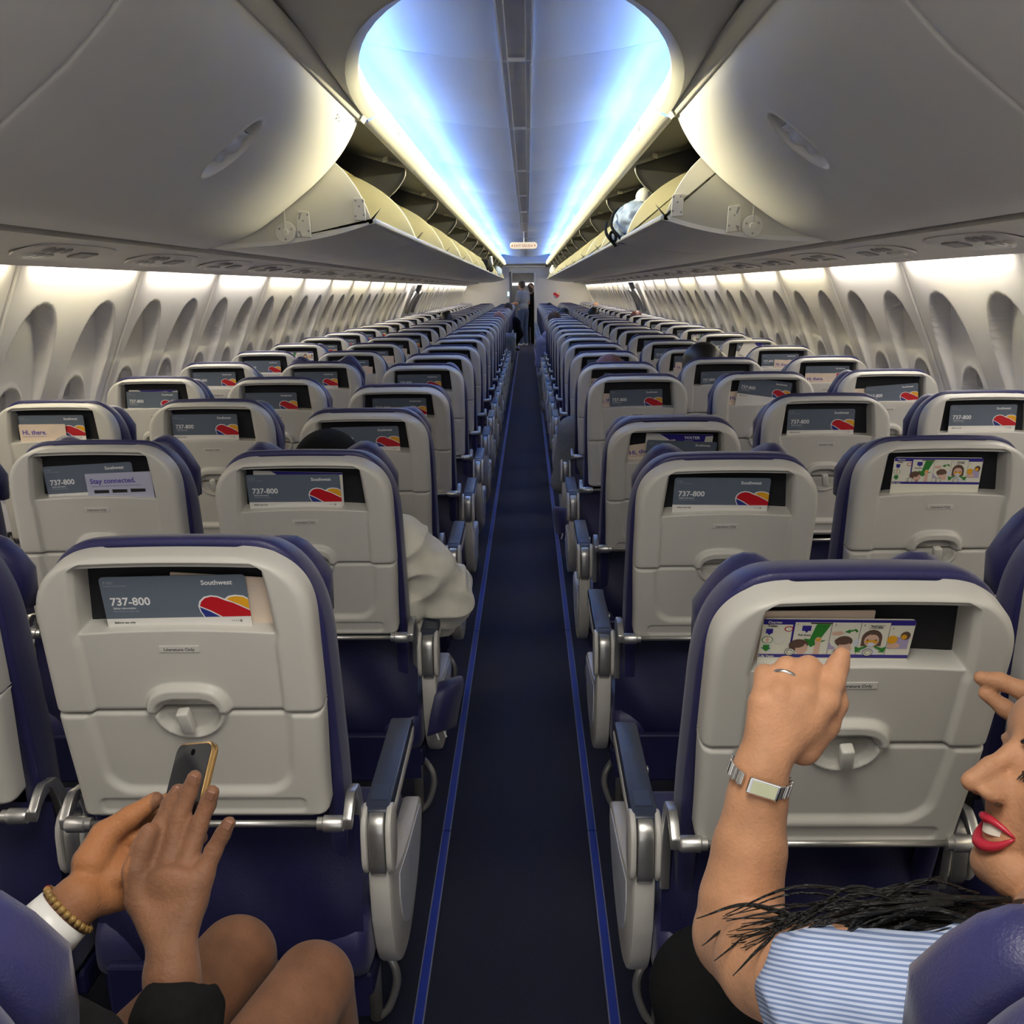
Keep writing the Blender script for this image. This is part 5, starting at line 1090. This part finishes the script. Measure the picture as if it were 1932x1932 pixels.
for s_ in (-1, 1): B += chain([(s_*.085, 0, .90), (s_*.10, .02, .48), (s_*.11, -.01, .09), (s_*.12, .10, .04)], [.085, .056, .040, .035])
link('body', sdf_mesh('man_body', B, .010, .015, M['skin_far']), ps)
J = [('e', (0, 0, 1.22), (.182, .118, .21), None), ('e', (0, 0, 1.0), (.168, .122, .14), None), ('c', (-.16, 0, 1.36), (.16, 0, 1.36), .064, .064), ('c', (-.185, 0, 1.35), (-.20, .03, 1.18), .064, .062), ('c', (.185, 0, 1.35), (.208, .01, 1.18), .064, .062)]
link('t_shirt', sdf_mesh('t_shirt', J, .010, .012, M['teecloth']), ps)
J = [('e', (0, 0, .90), (.165, .125, .13), None)]
for s_ in (-1, 1): J += chain([(s_*.085, 0, .86), (s_*.10, .02, .48), (s_*.11, -.01, .09)], [.098, .074, .062])
link('jeans', sdf_mesh('jeans', J, .010, .02, M['denim']), ps)
link('hair', sdf_mesh('hair', [('e', (-.03, .012, 1.572), (.081, .096, .090), None), ('e', (-.03, -.012, 1.52), (.068, .06, .06), None)], .009, .015, M['hair_br'], [('e', (-.03, .10, 1.51), (.065, .07, .075), None)]), ps)
for s_ in (-1, 1): link('shoe', sdf_mesh('shoe', [('e', (s_*.115, .07, .045), (.048, .135, .042), None), ('c', (s_*.112, -.01, .05), (s_*.112, -.01, .10), .05, .052)], .008, .015, M['white']), ps)
O = (.10, 27.1, 0)
pa = thing('person', 'person in black with raised bent arm behind the standing man', 'person', O)
B = head_prims((.02, 0, 1.50), .95)+[('e', (0, 0, 1.18), (.15, .10, .20), None), ('e', (0, 0, .95), (.15, .11, .15), None), ('c', (-.14, 0, 1.31), (.14, 0, 1.31), .05, .05)]+chain([(.17, 0, 1.30), (.23, -.05, 1.36), (.10, -.12, 1.48), (.03, -.12, 1.54)], [.048, .042, .032, .028])+chain([(-.17, 0, 1.30), (-.21, .05, 1.05), (-.20, .2, .95)], [.048, .042, .03])
for k in range(4): B += chain([(.03, -.12, 1.54), (-.02, -.125+.012*k, 1.585)], [.018, .010])
for s_ in (-1, 1): B += chain([(s_*.085, 0, .88), (s_*.09, .02, .48), (s_*.09, 0, .08), (s_*.10, .1, .04)], [.085, .056, .040, .035])
link('body', sdf_mesh('attendant_body', B, .012, .015, M['skin_far']), pa)
J = [('e', (0, 0, 1.18), (.168, .118, .21), None), ('e', (0, 0, .95), (.166, .128, .17), None), ('c', (-.14, 0, 1.31), (.14, 0, 1.31), .063, .063), ('c', (.17, 0, 1.30), (.215, -.04, 1.345), .062, .055), ('c', (-.17, 0, 1.3), (-.2, .04, 1.1), .06, .055)]
for s_ in (-1, 1): J += chain([(s_*.085, 0, .86), (s_*.09, .02, .48), (s_*.09, 0, .06)], [.10, .08, .07])
link('uniform', sdf_mesh('uniform', J, .012, .02, M['blackcloth']), pa)
link('hair', sdf_mesh('hair', [('e', (.02, -.018, 1.522), (.08, .095, .09), None), ('c', (.02, -.04, 1.5), (.02, -.06, 1.40), .06, .05)], .010, .015, M['hair_br'], [('e', (.02, .085, 1.46), (.06, .07, .08), None)]), pa)

# ================================================================== LOOSE ITEMS
def lump(name, label, cat, c, prims, m, vox=.008, k=.02):
    return thing(name, label, cat, c, me=sdf_mesh(name, prims, vox, k, M[m]))
t = thing('backpack', 'pale blue backpack with black straps poking out of the right open bin', 'bag', (.66, 5.70, 1.66))
link('sack', wrinkle(sdf_mesh('sack', [('e', (0, .05, .14), (.14, .22, .12), None), ('e', (.02, .18, .18), (.12, .16, .10), None), ('c', (-.09, -.05, .075), (-.10, .30, .075), .035, .04), ('c', (-.03, -.10, .18), (-.06, .25, .20), .035, .04)], .009, .025, M['denim_bag']), .018, 13), t)
mb = MB(); mb.tube(catmull([(-.12, -.16, .05), (-.165, -.10, .12), (-.14, .05, .20), (-.08, .16, .24)], 6), .008, 6); mb.tube(catmull([(-.13, .02, .02), (-.178, .08, .09), (-.17, .2, .16)], 6), .009, 6); mb.link('strap', M['blackcloth'], t, smooth=True)
mb = MB(); mb.tube(ring_pts((-.155, -.09, .065), (.6, -.7, .1), .022, .026), .008, 8, closed=True); mb.link('buckle_loop', M['blackcloth'], t, smooth=True)
lump('folded_jacket', 'crumpled white jacket on top of the backpack in the right bin', 'jacket', (.72, 5.78, 1.84), [('e', (0, 0, .06), (.09, .14, .07), None), ('e', (-.03, -.08, .10), (.055, .07, .05), None), ('c', (.02, .10, .09), (-.05, .16, .05), .05, .04)], 'bag_w')
lump('duffel_bag', 'black duffel bag hanging over the lip of a far left open bin', 'bag', (-.66, 15.6, 1.70), [('e', (0, 0, .11), (.14, .30, .10), None), ('c', (.10, -.15, .08), (.12, .15, .06), .05, .05)], 'blackcloth')
mb = MB(); mb.tube(catmull([(-.50, 15.3, 1.82), (-.515, 15.45, 1.90), (-.53, 15.7, 1.93), (-.56, 15.95, 1.86)], 6), .022, 8)
thing('bag_strap', 'pale strap looped over the black duffel in the far left bin', 'strap', me=mb.mesh('bag_strap', M['bag_w'], True))
lump('tote_bag', 'light blue tote stowed at the far end of the left bins', 'bag', (-.64, 22.0, 1.70), [('e', (0, 0, .13), (.12, .25, .12), None)], 'denim_bag', .012)
lump('carrier_bag', 'white carrier bag at the far end of the right bins', 'bag', (.64, 22.2, 1.70), [('e', (0, 0, .13), (.12, .22, .12), None), ('e', (-.04, -.1, .2), (.06, .08, .06), None)], 'bag_w', .012)
lump('mesh_pouch', 'grey mesh pouch on the floor under the second right row', 'bag', (.50, 2.95, .03), [('e', (0, 0, .09), (.11, .07, .07), None), ('c', (-.08, 0, .06), (.08, .02, .05), .05, .05)], 'mesh_bag')
def flap(name, label, c, w, pts):
    t = thing(name, label, 'strap', c, (0, 0, R(-50 if c[0] < 0 else 50))); V = []
    P = catmull(pts, 5)
    for x, y, z in P: V += [(x, y-w/2, z), (x, y+w/2, z)]
    n = len(P); me = me_from('webbing', V, [(2*i, 2*i+1, 2*i+3, 2*i+2) for i in range(n-1)], M['navy']); o = link('webbing', me, t); so = o.modifiers.new('thick', 'SOLIDIFY'); so.thickness = .004
    mb = MB()
    for k in (0, 1): x, y, z = pts[-1]; mb.box((x, y-.014+.022*k, z-.006), (.006, .005, .03), 0, Matrix.Rotation(R(20), 3, 'X'), .001)
    mb.link('end_stitch', M['white'], t); return t
flap('hanging_belt', 'navy belt flap with white ends hanging over the second left armrest end panel', (-.172, 2.29, .50), .085, [(-.02, 0, -.005), (.010, -.005, .006), (.034, -.02, -.002), (.042, -.04, -.05), (.040, -.05, -.10)])
flap('hanging_belt', 'dark belt flap hanging into the aisle beside a right row armrest', (.185, 4.23, .50), .085, [(.02, 0, .0), (-.015, -.005, .016), (-.034, -.01, .005), (-.040, -.02, -.05), (-.038, -.03, -.10)])
